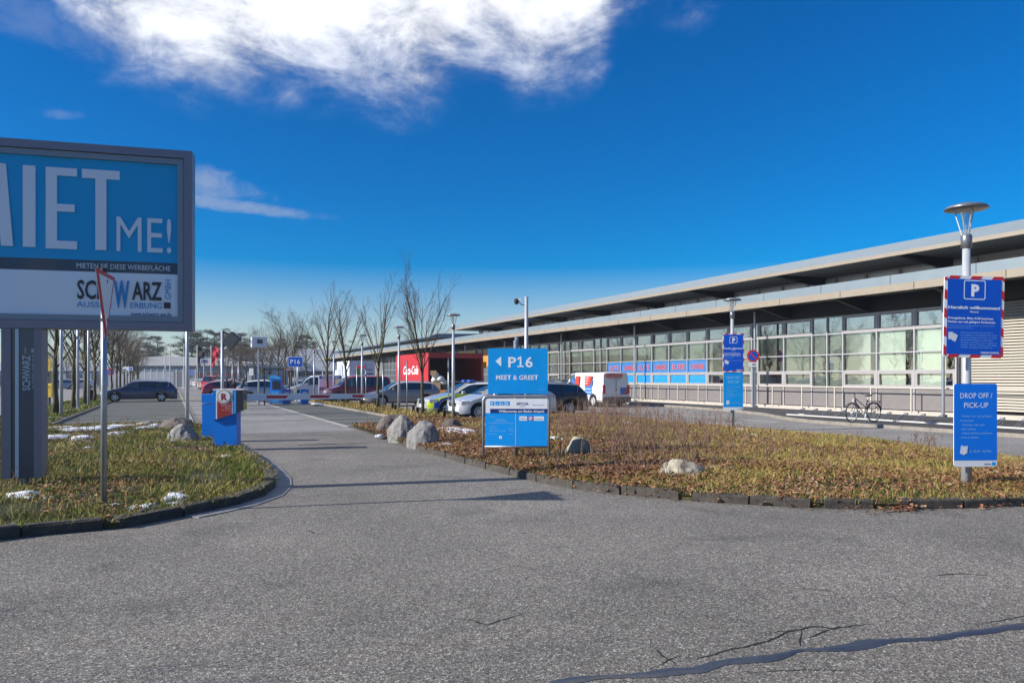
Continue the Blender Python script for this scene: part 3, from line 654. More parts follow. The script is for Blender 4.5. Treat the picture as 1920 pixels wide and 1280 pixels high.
def make_car(name, label, cat, loc, heading, L=4.6, Wd=1.8, H=1.47, paint=None, kind='estate', spokes=5, group=None, livery=None, lower=None, side_windows=True, detail=True, open_boot=False, rails=False):
    """nose at x=-L/2 in local space; heading turns local -x"""
    t = thing(name, label, cat, loc, heading, group); w = Wd / 2
    if kind == 'estate': TP = [(0, .58), (.015, .66), (.06, .76), (.16, .88), (.245, .97), (.27, 1.0), (.345, .80 * H + .06), (.41, .955 * H), (.47, .99 * H), (.56, H), (.74, .99 * H), (.86, .965 * H), (.905, .94 * H), (.965, 1.06), (.985, .98), (1, .74)]
    elif kind == 'hatch': TP = [(0, .58), (.02, .68), (.07, .80), (.18, .92), (.25, 1.0), (.34, .84 * H + .05), (.42, .96 * H), (.50, H), (.66, .985 * H), (.80, .94 * H), (.86, .90 * H), (.955, 1.08), (.985, .98), (1, .72)]
    elif kind == 'mpv': TP = [(0, .66), (.02, .80), (.07, .93), (.16, 1.07), (.22, 1.16), (.31, .87 * H), (.37, .965 * H), (.44, H), (.93, H * .99), (.965, .96 * H), (.99, 1.2), (1, .80)]
    else: TP = [(0, .70), (.02, .92), (.06, 1.05), (.13, 1.22), (.17, 1.32), (.26, .90 * H), (.31, .975 * H), (.36, H), (.965, H), (.985, .97 * H), (.997, 1.2), (1, .6)]
    bz = {'estate': .93, 'hatch': .95, 'mpv': 1.08, 'van': 1.22}[kind] 
    bz2 = bz + (.07 if kind in ('estate', 'hatch') else .02)
    rw = {'estate': .325, 'hatch': .325, 'mpv': .325, 'van': .34}[kind]; ax = {'estate': (.19, .79), 'hatch': (.19, .80), 'mpv': (.19, .80), 'van': (.20, .80)}[kind]
    za = rw + .055; ws = (TP[5][0] if kind in ('estate', 'hatch') else TP[4][0])
    if kind in ('estate',): WS, RG = (.262, .41), (.905, .972)
    elif kind == 'hatch': WS, RG = (.25, .42), (.86, .955)
    elif kind == 'mpv': WS, RG = (.22, .37), (.965, .99)
    else: WS, RG = (.17, .31), (2, 3)
    if not side_windows: spans = [(.30, .42)] if kind == 'mpv' else [(.245, .36)]
    elif kind == 'estate': spans = [(.31, .50), (.525, .70), (.72, .865)]
    elif kind == 'hatch': spans = [(.31, .53), (.555, .74), (.755, .82)]
    elif kind == 'mpv': spans = [(.27, .44), (.47, .68), (.71, .92)]
    else: spans = [(.24, .36)]
    xs = set([p[0] for p in TP] + [q for s_ in spans for q in s_] + list(WS) + [q for q in RG if q < 1] + [i / 22 for i in range(23)])
    for a in ax:
        for k in range(-6, 7): xs.add(a + math.sin(math.pi / 2 * k / 6) * (rw + .06) / L)
        for s_ in (-1, 1): xs.add(a + s_ * (rw + .062) / L)
    xs = sorted(x for x in xs if 0 <= x <= 1); xs = [x for i, x in enumerate(xs) if i == 0 or x - xs[i - 1] > .0012]
    rows = [0, .12, .3, .52, .74, .9, 1.0]; wr = [.965, .99, 1.0, 1.0, .99, .975, .95]
    tum = .26 if kind in ('estate', 'hatch') else (.16 if kind == 'mpv' else .10)
    V = []; ring = []
    for x in xs:
        X = (x - .5) * L; Hh = lin(TP, x); Bz = min(Hh - .012, bz + (bz2 - bz) * x)
        zb = .19 if kind != 'van' else .28
        for a in ax:
            dx = abs((x - a) * L)
            if dx < rw + .06: zb = max(zb, rw + math.sqrt(max(0, (rw + .06) ** 2 - dx * dx)) * .98)
        d0 = min(x * L, .55); d1 = min((1 - x) * L, .35)
        ww = w * (1 - .17 * (1 - d0 / .55) ** 2) * (1 - (.09 if kind != 'van' else .03) * (1 - d1 / .35) ** 2)
        if x == 0: zb = .25
        rg = []
        for f, q in zip(rows, wr): rg.append((X, ww * q, zb + (Bz - zb) * f))
        for f in (.05, .88, 1.0):
            z = Bz + (Hh - Bz) * f; rg.append((X, ww * .94 - .01 - tum * (z - Bz) * (1 if f < 1 else 1.5) - (0 if f < 1 else .02), z - (.0 if f < 1 else .008)))
        yl = rg[-1][1]; cr = .03 if Hh - Bz > .1 else .02
        rg.append((X, yl * .72, Hh + cr * .7)); rg.append((X, yl * .36, Hh + cr)); rg.append((X, 0, Hh + cr * 1.1))
        ring.append(rg)
    nR = len(ring[0]); groups = {}
    def fname(i, j, sd):
        xm = (xs[i] + xs[i + 1]) / 2; Hh = lin(TP, xm); Bz = min(Hh, bz + (bz2 - bz) * xm)
        if j == 7 and Hh - Bz > .10:
            for k, (a, b) in enumerate(spans):
                if a <= xm <= b: return ('side_window', sd, k)
        if j >= 9 and WS[0] <= xm <= WS[1]: return ('windscreen', 0, 0)
        if j >= 9 and RG[0] <= xm <= RG[1]: return ('rear_window', 0, 0)
        return ('body', 0, 0)
    for sd in (1, -1):
        for i in range(len(xs) - 1):
            if open_boot and xs[i] > .90: pass
            for j in range(nR - 1):
                q = [ring[i][j], ring[i + 1][j], ring[i + 1][j + 1], ring[i][j + 1]]; q = [(a, b * sd, c_) for a, b, c_ in q]
                nm = fname(i, j, sd); mb = groups.setdefault(nm, MB()); mi = 0
                if nm[0] == 'body':
                    xm = (xs[i] + xs[i + 1]) / 2; Hh = lin(TP, xm)
                    if j == 0: mi = 1
                    if j in (7,) and Hh - bz > .2 and spans[0][0] < xm < spans[-1][1] and side_windows: mi = 1
                    if livery and j < 7:
                        zc = sum(p[2] for p in q) / 4
                        mi = livery(xm, j, zc, mi)
                mb.quad(q if sd > 0 else q[::-1], mi)
    for i, fl in ((0, 1), (-1, 0)):                      # nose and tail caps
        rg = ring[i]; mb = groups[('body', 0, 0)]
        for j in range(nR - 1): mb.quad([(rg[j][0], rg[j][1], rg[j][2]), (rg[j + 1][0], rg[j + 1][1], rg[j + 1][2]), (rg[j + 1][0], -rg[j + 1][1], rg[j + 1][2]), (rg[j][0], -rg[j][1], rg[j][2])], 1 if (j < 2) else 0)
    bmats = [paint, lower or dark] + ([livery_b, livery_y] if livery else [])
    for (nm, sd, k), mb in groups.items():
        me = mb.mesh(nm, bmats if nm == 'body' else [glass_g if (nm == 'side_window' and k == 0) else glass_c])
        bm_ = bmesh.new(); bm_.from_mesh(me); bmesh.ops.remove_doubles(bm_, verts=bm_.verts, dist=.0008); bmesh.ops.recalc_face_normals(bm_, faces=bm_.faces); bm_.to_mesh(me); bm_.free()
        o = inst(nm, me, t); sharp(o, 32)
        if nm != 'body': o.scale = (1, 1.006, 1.0); o.location.z = .002
    ub_ = MB().box(-L * .47, -w * .80, .2, L * .47, w * .80, .62).build('underbody', dark, t)
    ty, rm = wheel_meshes(rw, .21, spokes)
    for a in ax:
        for sd in (-1, 1):
            wo_ = inst('wheel', ty, t, ((a - .5) * L, sd * (w - .125), rw), 0 if sd < 0 else math.pi); inst('rim', rm, wo_)
    zt = {'estate': .84, 'hatch': .88, 'mpv': 1.05, 'van': 1.0}[kind]; zh = {'estate': .62, 'hatch': .64, 'mpv': .72, 'van': .82}[kind]
    for sd in (-1, 1):
        MB().prism([(-L / 2 + .03, sd * (w * .80)), (-L / 2 + .10, sd * (w * .90)), (-L / 2 + .42, sd * (w * .985)), (-L / 2 + .42, sd * (w * .90)), (-L / 2 + .012, sd * w * .48), (-L / 2 - .005, sd * w * .5)], zh, zh + .13, axis='z').build('headlight', head_m, t)
        if kind == 'van': MB().box(L / 2 - .06, sd * (w * .86) - .075, .78, L / 2 + .012, sd * (w * .86) + .085, 1.28).build('tail_light', tail_m, t)
        elif kind == 'mpv': MB().box(L / 2 - .16, sd * (w * .865) - .07, .86, L / 2 - .005, sd * (w * .88) + .07, 1.25).build('tail_light', tail_m, t)
        else: MB().prism([(L / 2 - .40, sd * (w * .975)), (L / 2 - .12, sd * (w * .945)), (L / 2 - .0, sd * (w * .80)), (L / 2 + .012, sd * (w * .5)), (L / 2 - .2, sd * w * .55), (L / 2 - .35, sd * w * .8)], zt - .08, zt + .08, axis='z').build('tail_light', tail_m, t)
        if detail:
            xm_ = (spans[0][0] - .5) * L + .10; zb_ = bz + .07
            m_ = MB().box(xm_, sd * (w + .02) - .09, zb_ - .03, xm_ + .12, sd * (w + .02) + .09, zb_ + .12, ch=.02).build('door_mirror', [dark if kind == 'van' else paint], t)
            for s_ in spans[:2]: MB().box((s_[1] - .5) * L - .16, sd * w * .985 - .015, bz - .10, (s_[1] - .5) * L, sd * w * .985 + .015, bz - .065, ch=.008).build('door_handle', paint, t)
            sm = MB()
            for s_ in spans[:2]: sm.box((s_[1] - .5) * L + .035, sd * w * .998 - .004, .34, (s_[1] - .5) * L + .045, sd * w * .998 + .0035, bz - .02)
            if kind != 'van': sm.box((spans[0][0] - .5) * L - .0, sd * w * .998 - .004, .40, (spans[0][0] - .5) * L + .01, sd * w * .998 + .0035, bz - .03)
            sm.build('door_seam', dark, t)
    MB().box(L / 2 - .02, -.26, .62 if kind != 'van' else .78, L / 2 + .02, .26, .73 if kind != 'van' else .89).build('licence_plate', plate_m, t)
    MB().box(-L / 2 - .018, -.26, .40, -L / 2 + .02, .26, .51).build('licence_plate', plate_m, t)
    MB().box(-L / 2 - .008, -w * .45, .54, -L / 2 + .05, w * .45, .68).build('grille', dark, t)
    if rails:
        for sd in (-1, 1): MB().tube([((x_ - .5) * L, sd * ((w * .94 - .012) - tum * (lin(TP, x_) - bz - (bz2 - bz) * x_) * .92 + .012), bz + (lin(TP, x_) - bz) * .90) for x_ in (.29, .33, .38, .43, .5, .6, .7, .8, .865, .89)] + [((.875 - .5) * L, sd * (w * .94), bz2 + .03)], .011, 5).build('window_trim', chrome, t)
        for sd in (-1, 1): MB().tube([((.40 - .5) * L, sd * (w - .30), H - .04), ((.45 - .5) * L, sd * (w - .30), H + .045), ((.82 - .5) * L, sd * (w - .30), H + .03), ((.87 - .5) * L, sd * (w - .30), H - .05)], .016, 6).build('roof_rail', chrome, t)
    return t
def paint(name, c_, metal=.12, rough=.28): return mat(name, c_, rough, metal, coat=1.0, var=.03, vs=2)
p_navy = paint('navy_car_paint', (.016, .030, .10)); p_grey = paint('warm_grey_car_paint', (.25, .23, .225), .25); p_silver = paint('silver_car_paint', (.50, .51, .52), .25); p_white = paint('white_car_paint', (.68, .69, .70), .05)
p_black = paint('dark_blue_black_car_paint', (.010, .014, .024)); p_cherry = paint('cherry_red_car_paint', (.26, .008, .03)); p_red = paint('bright_red_car_paint', (.45, .015, .02), .1); p_beige = paint('pale_beige_car_paint', (.42, .36, .30), .4); p_lblue = paint('pale_blue_car_paint', (.20, .30, .42), .4)
livery_b = mat('police_blue', (.004, .08, .52), .5); livery_y = mat('police_neon_yellow', (.60, .78, .02), .5)
def pliv(x, j, z, mi):
    if j in (4, 5, 6): return 3 if x < .97 else mi
    if j == 0: return 3 if .27 < x < .71 else (1 if x > .1 else 3)
    if j in (2, 3): return 2 if (x > .06) else 3
    if j == 1: return 2 if .25 < x < .73 else 0
    return mi
x, y = P(262, 53.5); make_car('parked_car', 'dark navy blue estate car with chrome roof line, side-on, alone across the left paved bays', 'car', (x, y), 0, 4.9, 1.86, 1.52, p_navy, 'estate', 5, rails=True)
x, y = P(752, 45.5); make_car('parked_car', 'warm grey estate car side-on between the cherry red van and the police car', 'car', (x, y), 0, 4.56, 1.8, 1.46, p_grey, 'estate', 8, rails=True)
x, y = P(668, 50.5); make_car('parked_van', 'cherry red compact van seen side-on behind the tip of the barrier arm', 'van', (x, y), 0, 4.5, 1.8, 1.84, p_cherry, 'mpv', 6)
x, y = P(884, 34.6); pc = make_car('police_car', 'silver police estate car with blue and neon yellow stripes and blue roof light', 'police car', (x, y), 0, 4.8, 1.85, 1.47, p_silver, 'estate', 5, livery=pliv)
MB().box(-.32, -.55, 1.47, -.02, .55, 1.50).build('light_bar_base', dark, pc)
for sd in (-1, 1): MB().box(-.30, sd * .36 - .17, 1.50, -.04, sd * .36 + .17, 1.60, ch=.03).build('blue_light', mat('blue_beacon', (.01, .12, .55), .15, coat=1), pc)
x, y = P(940, 31.3); make_car('parked_car', 'white car with multi spoke alloy wheels, mostly behind the welcome board', 'car', (x, y), 0, 4.35, 1.8, 1.42, p_white, 'hatch', 10)
x, y = P(1000, 34.2); make_car('parked_car', 'dark blue black estate car whose rear half shows right of the welcome board', 'car', (x, y), 0, 4.85, 1.86, 1.47, p_black, 'estate', 10, rails=True)
x, y = P(1047, 52); make_car('parked_car', 'black car of which only the roof shows beyond the dark estate', 'car', (x, y), R(-90), 4.4, 1.8, 1.58, p_black, 'hatch', 5)
# white service van
x, y = P(1112, 45.3); van = make_car('service_van', 'white service van with red and blue lettering seen from behind at the pavement', 'van', (x, y), R(-88), 4.95, 1.95, 2.02, p_white, 'van', 6, side_windows=False, lower=mat('van_grey_trim', (.16, .15, .14), .6))
hl, hw = 4.95 / 2, .975
vb = mat('van_blue_print', (.03, .16, .48), .4); vr = mat('van_red_print', (.58, .05, .03), .4)
MB().box(hl + .001, -.02, .62, hl + .012, -.005, 1.90).build('door_seam', dark, van)
MB().box(hl + .001, -.70, 1.72, hl + .010, .42, 1.91).build('text_panel', vr, van)
def rear_text(s_, yy, z, h, wf, m_, par, xo):
    t_ = text(s_, 0, 0, h, par, m_, wfit=wf, y=0, align='C'); t_.rotation_euler.z = R(90); t_.location = (xo, yy, z)
rear_text('Kundendienst', -.14, 1.77, .09, 1.0, white_p, van, hl + .014)
rear_text('Heizung & Sanitär', -.14, 1.63, .06, .95, dark, van, hl + .008)
MB().box(hl + .001, .28, .72, hl + .010, .80, 1.13).build('logo_panel', vb, van); MB().prism([(.56, .74), (.78, .74), (.78, 1.11), (.70, 1.11)], hl + .011, hl + .014, axis='x').build('logo_triangle', vr, van)
MB().box(hl + .001, -.06, .98, hl + .03, .04, 1.03).build('door_handle', dark, van)
MB().box(hl - .02, -.97, .36, hl + .09, .97, .60, ch=.03).build('rear_bumper', mat('van_grey_trim', (.16, .15, .14), .6), van)
for (xa, xb, m_, rng_) in ((-.95, -.42, vb, 0), (-.58, -.05, vr, 1), (.62, 1.38, vb, 2), (.62, 1.15, vr, 3)):
    pl = {0: [(-.9, .95), (-.9, 1.42), (-.72, 1.75), (-.52, 1.42), (-.48, .95)], 1: [(-.62, 1.0), (-.40, 1.80), (-.05, 1.80), (-.05, 1.0)], 2: [(.60, .70), (1.40, .70), (1.40, 1.65), (1.2, 1.2), (.60, 1.2)], 3: [(.60, 1.22), (1.15, 1.22), (1.38, 1.80), (.60, 1.80)]}[rng_]
    o = MB().prism([(a, b) for a, b in pl], -hw * .992 - .012, -hw * .94, axis='y').build('side_print', m_, van)
for k, s_ in enumerate(('Heizung', 'Sanitär', 'Klima')): text(s_, .66, 1.66 - k * .16, .09, van, white_p, y=-hw * .992 - .014, bold=.01)
for k, s_ in enumerate(('Kundendienst', '24 Stunden')): text(s_, .64, 1.02 - k * .2, .08, van, white_p, y=-hw * .992 - .014, wfit=.68, bold=.01)
for xr in (-.9, .2, 1.5): MB().box(xr - .03, -.8, 2.03, xr + .03, .8, 2.09).box(xr - .03, -.82, 2.0, xr + .03, -.76, 2.14).build('roof_bar', dark, van)
# cars and vans further back
x, y = P(592, 62); make_car('parked_van', 'white compact van side-on behind the P16 sign post and tree trunks', 'van', (x, y), 0, 4.5, 1.8, 1.86, p_white, 'mpv', 6)
x, y = P(562, 70); make_car('parked_car', 'pale blue car half hidden beyond the blue ticket machine', 'car', (x, y), 0, 4.3, 1.78, 1.48, p_lblue, 'hatch', 6)
x, y = P(498, 55.5); bc = make_car('parked_car', 'silver hatchback with its tailgate raised beside three people', 'car', (x, y), R(180), 4.2, 1.8, 1.54, p_silver, 'hatch', 6)
MB().prism([(1.35, 1.46), (2.25, 1.66), (2.55, 1.45), (2.48, 1.42), (2.2, 1.58), (1.35, 1.40)], -.62, .62).build('raised_tailgate', p_black, bc)
row = [(424, 86, 'pale silver hatchback parked at an angle nearest the three people', p_silver, 'hatch', 1.5, 'car'), (410, 93, 'bright red people carrier parked at an angle, taller than its neighbours', p_red, 'mpv', 1.95, 'van'), (397, 106, 'pale beige hatchback in the angled row just beyond the red people carrier', p_beige, 'hatch', 1.48, 'car'), (391, 116, 'dark hatchback in the angled row between the beige and white cars', p_black, 'hatch', 1.46, 'car'), (384, 126, 'white hatchback in the angled row, second from its far end', p_white, 'hatch', 1.5, 'car'), (377, 138, 'pale beige car at the far end of the angled row by the grey hall', p_beige, 'hatch', 1.5, 'car')]
for px, D, lab, pm_, kd, hh, ct in row:
    x, y = P(px, D); make_car('parked_' + ct, lab, ct, (x, y), R(180 + 52), 4.6 if kd == 'mpv' else 4.2, 1.8, hh, pm_, kd, 5, 'cars parked at an angle along the drive lane', detail=False)
for px, D, lab, pm_, rz in ((117, 108, 'pale blue car beyond the left tree row, left one of the pair', p_lblue, 0), (149, 112, 'white car beyond the left tree row, right one of the pair', p_white, 0), (432, 62, 'dark cherry red car behind the three people', p_cherry, R(180))):
    x, y = P(px, D); make_car('parked_car', lab, 'car', (x, y), rz, 4.4, 1.8, 1.5, pm_, 'hatch', 5, detail=False)

# red sales trailer, box truck
tr = thing('sales_trailer', 'large red drinks trailer with white script logo and dark open front', 'trailer', (*P(803, 60), 0))
tred = mat('trailer_red', (.42, .018, .025), .45, var=.05, vs=2); 
# local origin at near left corner: box runs +x 4.7, +y 9
MB().box(0, .0, .45, .12, 9.5, 3.72).build('side_wall', tred, tr); MB().box(.121, 0, 3.5, 4.6, 9.5, 3.72).build('roof', tred, tr); MB().box(4.6, .0, .45, 4.72, 9.5, 3.72).build('right_wall', tred, tr)
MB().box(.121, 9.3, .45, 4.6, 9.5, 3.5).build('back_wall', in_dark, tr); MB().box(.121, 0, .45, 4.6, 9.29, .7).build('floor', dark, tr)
MB().box(.121, -.02, 3.3, 4.6, .06, 3.495).build('front_header', tred, tr)
MB().box(.2, -.5, 1.35, 4.5, .2, 1.42).build('serving_shelf', steel, tr)
for yy in (1.8, 7.6): o = MB().lathe([(.01, -.1), (.36, -.1), (.40, -.04), (.40, .1), (.01, .12)], 20, axis='y').build('wheel', black_rub, tr, loc=(.02, yy, .4), rz=R(90))
lt = text('Coca-Cola', 0, 0, .75, tr, white_p, wfit=4.4, y=-.006, shear=.35, bold=.02, align='C'); lt.rotation_euler.z = R(-90); lt.location = (0, 4.9, 2.0)
wv = MB(); n_ = 22
for k in range(n_):
    a, b = k / n_, (k + 1) / n_; f1 = lambda q: 1.05 + .28 * math.sin(q * 5.2 + .4); th = lambda q: .05 + .26 * math.sin(math.pi * q)
    wv.quad([(-.006, 9.2 - a * 8.8, f1(a) - th(a)), (-.006, 9.2 - b * 8.8, f1(b) - th(b)), (-.006, 9.2 - b * 8.8, f1(b) + th(b) * .4), (-.006, 9.2 - a * 8.8, f1(a) + th(a) * .4)])
wv.build('white_ribbon', white_p, tr)
gd = thing('goods_pallet', 'stack of boxes and white sacks on an orange crate before the red trailer', 'goods', (*P(829, 57.5), 0), -T)
og = mat('orange_plastic', (.62, .22, .02), .5); card = mat('cardboard', (.35, .24, .13), .8)
MB().box(-.9, -.4, .1, .9, .4, .75, ch=.03).build('crate', og, gd); MB().box(-.75, -.35, .76, -.1, .3, 1.35).build('box', card, gd); MB().box(.0, -.3, .76, .7, .3, 1.15, ch=.05).build('box', dark, gd)
for k, (a, b_) in enumerate(((-.55, 1.36), (.1, 1.16), (-.5, 1.72), (-.1, 1.45))): MB().lathe([(.01, 0), (.24, .02), (.30, .16), (.24, .32), (.1, .40), (.01, .42)], 10).build('sack', mat('sack_white', (.55, .55, .52), .8, var=.1), gd, loc=(a, -.05 * k, b_), smooth=True)
MB().box(-.85, -.42, 1.9, -.4, .0, 2.25).build('box', card, gd)
bt = thing('box_truck', 'white box truck with round green logo parked beyond the cherry red van', 'truck', (*P(655, 72), 0))
MB().box(0, 0, .9, 2.5, 6, 3.35).build('cargo_box', mat('truck_white', (.62, .66, .70), .5), bt); MB().box(.1, .1, .5, 2.4, 7.9, .89).build('chassis', dark, bt); MB().prism([(6.1, .9), (8.1, .9), (8.1, 1.7), (7.6, 2.5), (6.1, 2.5)], .15, 2.35, axis='x').build('cab', white_p, bt)
for yy in (1.3, 7): 
    for xx in (.1, 2.2): MB().lathe([(.01, -.12), (.42, -.12), (.45, 0), (.42, .12), (.01, .12)], 18, axis='y').build('wheel', black_rub, bt, loc=(xx, yy, .45), rz=R(90))
MB().lathe([(.0, -.012), (.42, -.012), (.42, 0)], 24, axis='y').build('green_logo', mat('logo_green', (.06, .30, .03), .5), bt, loc=(1.0, 0, 2.25))
MB().box(1.7, -.012, 2.45, 2.25, 0, 2.53).box(1.7, -.012, 2.0, 2.3, 0, 2.12).build('logo_bar', mat('logo_navy', (.02, .05, .2), .5), bt)
# ================================================================ SIGNS AND STREET FURNITURE
sgn_b = mat('sign_bright_blue', (.001, .30, .74), .5, spec=.25, coat=.0, var=.09, vs=2.2); sgn_d = mat('sign_deep_blue', (.002, .085, .52), .5, spec=.25, coat=.0, var=.09, vs=2.2)
sgn_n = mat('sign_navy', (.006, .025, .16), .4); sgn_w = mat('sign_white', (.72, .75, .78), .4, var=.03); txt_w = mat('print_white', (.78, .82, .85), .45); txt_l = mat('print_light_blue', (.30, .58, .80), .45)
alu = mat('sign_back_aluminium', (.45, .46, .47), .4, .7)
# ---- billboard
b0, b1 = Vector(P(-160, 10.24)), Vector(P(361, 11.15)); ang = math.atan2(b1.y - b0.y, b1.x - b0.x); L_ = (b1 - b0).length
bb = thing('billboard', 'large framed billboard with blue advertising poster on a dark pillar at the left edge', 'billboard', (b1.x, b1.y, 0), ang)
zb0, zb1 = CH - (620 - 708) * -1 * 0 + (708 - 620) * 11.15 / 1400, CH + (708 - 285) * 11.15 / 1400
fr_m = mat('billboard_frame', (.20, .195, .235), .42, .35, .06, 3); fr2 = mat('billboard_inner_frame', (.22, .26, .30), .45, .3, .05, 3)
def ring(mb, x0, z0, x1, z1, t_, y0, y1):
    mb.box(x0, y0, z0, x1, y1, z0 + t_); mb.box(x0, y0, z1 - t_, x1, y1, z1); mb.box(x0, y0, z0 + t_, x0 + t_, y1, z1 - t_); mb.box(x1 - t_, y0, z0 + t_, x1, y1, z1 - t_)
H0 = zb1 - zb0
f = MB(); ring(f, -L_, zb0, 0, zb1, .115, -.04, .26); f.build('frame', fr_m, bb)
f = MB(); ring(f, -L_ + .12, zb0 + .12, -.12, zb1 - .12, .085, -.012, .2); f.build('inner_frame', fr2, bb)
f = MB(); ring(f, -L_ + .116, zb0 + .116, -.116, zb1 - .116, .004, -.035, .15); f.build('gasket', dark, bb)
MB().box(-L_ + .1, .21, zb0 + .1, -.1, .25, zb1 - .1).build('back_panel', fr_m, bb)
pw = L_ - .41; ph = H0 - .41; px0 = -L_ + .205; pz0 = zb0 + .205
pb = mat('poster_blue', (.002, .34, .66), .42, spec=.35, coat=.1); pwm = mat('poster_white', (.70, .76, .82), .4, coat=.5); pgm = mat('poster_grey', (.045, .05, .07), .4, coat=.5)
def sheet(z0, z1, m, y):                                  # gently rippled paper/fabric
    mb = MB(); nx = 60
    for i in range(nx):
        xa, xb = px0 + pw * i / nx, px0 + pw * (i + 1) / nx
        for (za, zb_) in [(z0 + (z1 - z0) * k / 4, z0 + (z1 - z0) * (k + 1) / 4) for k in range(4)]:
            f_ = lambda x, z: y + .005 * math.sin(x * 5 + z * 2.1) + .003 * math.sin(x * 9 - z * 4)
            mb.quad([(xa, f_(xa, za), za), (xb, f_(xb, za), za), (xb, f_(xb, zb_), zb_), (xa, f_(xa, zb_), zb_)])
    o = mb.build('poster', m, bb, True); bm_ = bmesh.new(); bm_.from_mesh(o.data); bmesh.ops.remove_doubles(bm_, verts=bm_.verts, dist=.0005); bmesh.ops.recalc_face_normals(bm_, faces=bm_.faces); bm_.to_mesh(o.data); bm_.free(); return o
def bx(px_): # px column -> local x on the board
    k = (px_ - 960) / 1400; d = Vector((ST + k * CT, CT - k * ST)); e = (b1 - b0).normalized(); n = Vector((-e.y, e.x)); s_ = b1.dot(n) / d.dot(n); return (d * s_ - b1).dot(e), s_
def bpt(px_, py_): x_, s_ = bx(px_); return x_, CH + (708 - py_) * s_ / 1400
zA = bpt(320, 514)[1]; zB = bpt(320, 492.5)[1]
sheet(pz0, zA, pwm, .03); sheet(zA, zB, pgm, .03); sheet(zB, pz0 + ph, pb, .03)
tw = mat('poster_letter_white', (.68, .74, .80), .42, coat=.4)
for ch, a, b_, yt, yb in (('I', 42, 66, 309, 462), ('E', 85, 144, 312, 465), ('T', 153, 224, 316, 467)):
    xa, z1_ = bpt(a, yt); xb, z0_ = bpt(b_, yb); xa2, z0a = bpt(a, yb)
    W_ = xb - xa; Hh = z1_ - z0a + 0; st = .145; mb = MB()
    if ch == 'I': mb.box(xa, .012, z0a, xb, .016, z1_)
    if ch == 'E': mb.box(xa, .012, z0a, xa + st, .016, z1_); mb.box(xa + st, .012, z0a, xb, .016, z0a + st * .8); mb.box(xa + st, .012, z1_ - st * .8, xb, .016, z1_); mb.box(xa + st, .012, z0a + Hh * .46, xb - .03, .016, z0a + Hh * .46 + st * .75)
    if ch == 'T': mb.box(xa, .012, z1_ - st * .9, xb, .016, z1_); mc = (xa + xb) / 2; mb.box(mc - st / 2, .012, z0a, mc + st / 2, .016, z1_ - st * .9)
    mb.build('lettering', tw, bb)
xa, _ = bx(-70); xb, z1_ = bpt(24, 307); z0a = bpt(24, 461)[1]; st = .15; mc = (xa + xb) / 2
mm = MB(); mm.prism([(xa, z0a), (xa + st, z0a), (xa + st * 1.7, z1_), (xa + st * .6, z1_)], .012, .016); mm.prism([(xb, z0a), (xb - st, z0a), (xb - st * 1.7, z1_), (xb - st * .6, z1_)], .012, .016)
mm.prism([(xa + st * .9, z1_), (xa + st * 1.8, z1_), (mc + .06, z0a), (mc - .06, z0a)], .010, .0115); mm.prism([(xb - st * .9, z1_), (xb - st * 1.8, z1_), (mc - .06, z0a), (mc + .06, z0a)], .008, .0098); mm.build('lettering', tw, bb)
def btext(s_, a, b_, ytop, ybot, m_, bold=0, **k):
    xa, z0_ = bpt(a, ybot); xb, _ = bpt(b_, ybot); _, z1_ = bpt(a, ytop); return text(s_, xa, z0_, z1_ - z0_, bb, m_, y=.012, wfit=xb - xa, bold=bold, **k)
btext('ME!', 218, 321, 401, 470, tw, .0)
btext('MIETEN SIE DIESE WERBEFLÄCHE', 143, 319, 492, 502, tw, .0)
tg = mat('poster_letter_grey', (.035, .035, .045), .5)
btext('SCH', 144, 201, 523, 559, tg, .02); btext('ARZ', 247, 303, 526, 561, tg, .02); btext('W', 213, 242, 524, 575, mat('poster_letter_blue', (.01, .24, .55), .45), .03)
btext('AUSSEN', 143, 208, 564, 575, mat('poster_letter_blue', (.01, .24, .55), .45)); btext('ERBUNG', 244, 303, 566, 577, mat('poster_letter_blue', (.01, .24, .55), .45))
x_, z_ = bpt(320, 561); text('GMBH', x_, z_, .085, bb, mat('poster_letter_blue', (.01, .24, .55), .45), y=.012, wfit=.29, rot=R(90))
x_, z_ = bpt(307, 578); MB().box(x_, .012, z_, x_ + .09, .016, z_ + .09).build('logo_square', tg, bb)
btext('www.schwarz-aw.de', 245, 321, 583, 592, tg)
# pillar under the board
xl, _ = bx(3); xr, s_ = bx(79); zb_ = .12
pil_m = mat('pillar_panel', (.055, .075, .105), .3, .2, .06, 2, coat=.4)
MB().box(xl, -.02, .28, xl + .12, .24, zb0 - .002).build('pillar_edge', fr_m, bb); MB().box(xr - .10, -.02, .28, xr, .24, zb0 - .002).build('pillar_edge', fr_m, bb)
MB().box(xl + .121, .0, .28, xr - .101, .22, zb0 - .002).build('pillar_panel', pil_m, bb)
MB().box(xl + .17, -.012, .29, xl + .215, -.001, zb0 - .01).build('light_strip', mat('opal_strip', (.50, .60, .66), .35), bb)
MB().box(xl + .2, .03, .0, xr - .22, .2, .279).build('pillar_foot', conc, bb)
pt = mat('pillar_letter', (.45, .52, .58), .5)
text('SCHWARZ', xl + .355, 1.52, .10, bb, pt, y=-.004, wfit=.50, rot=R(90), bold=.02); text('AUSSEN ERBUNG', xl + .42, 1.54, .045, bb, pt, y=-.004, wfit=.50, rot=R(90)); MB().box(xl + .37, -.006, 2.06, xl + .42, -.001, 2.11).build('logo_square', pt, bb)
text('GMBH', xl + .31, 2.04, .03, bb, pt, y=-.004, wfit=.09, rot=R(90))

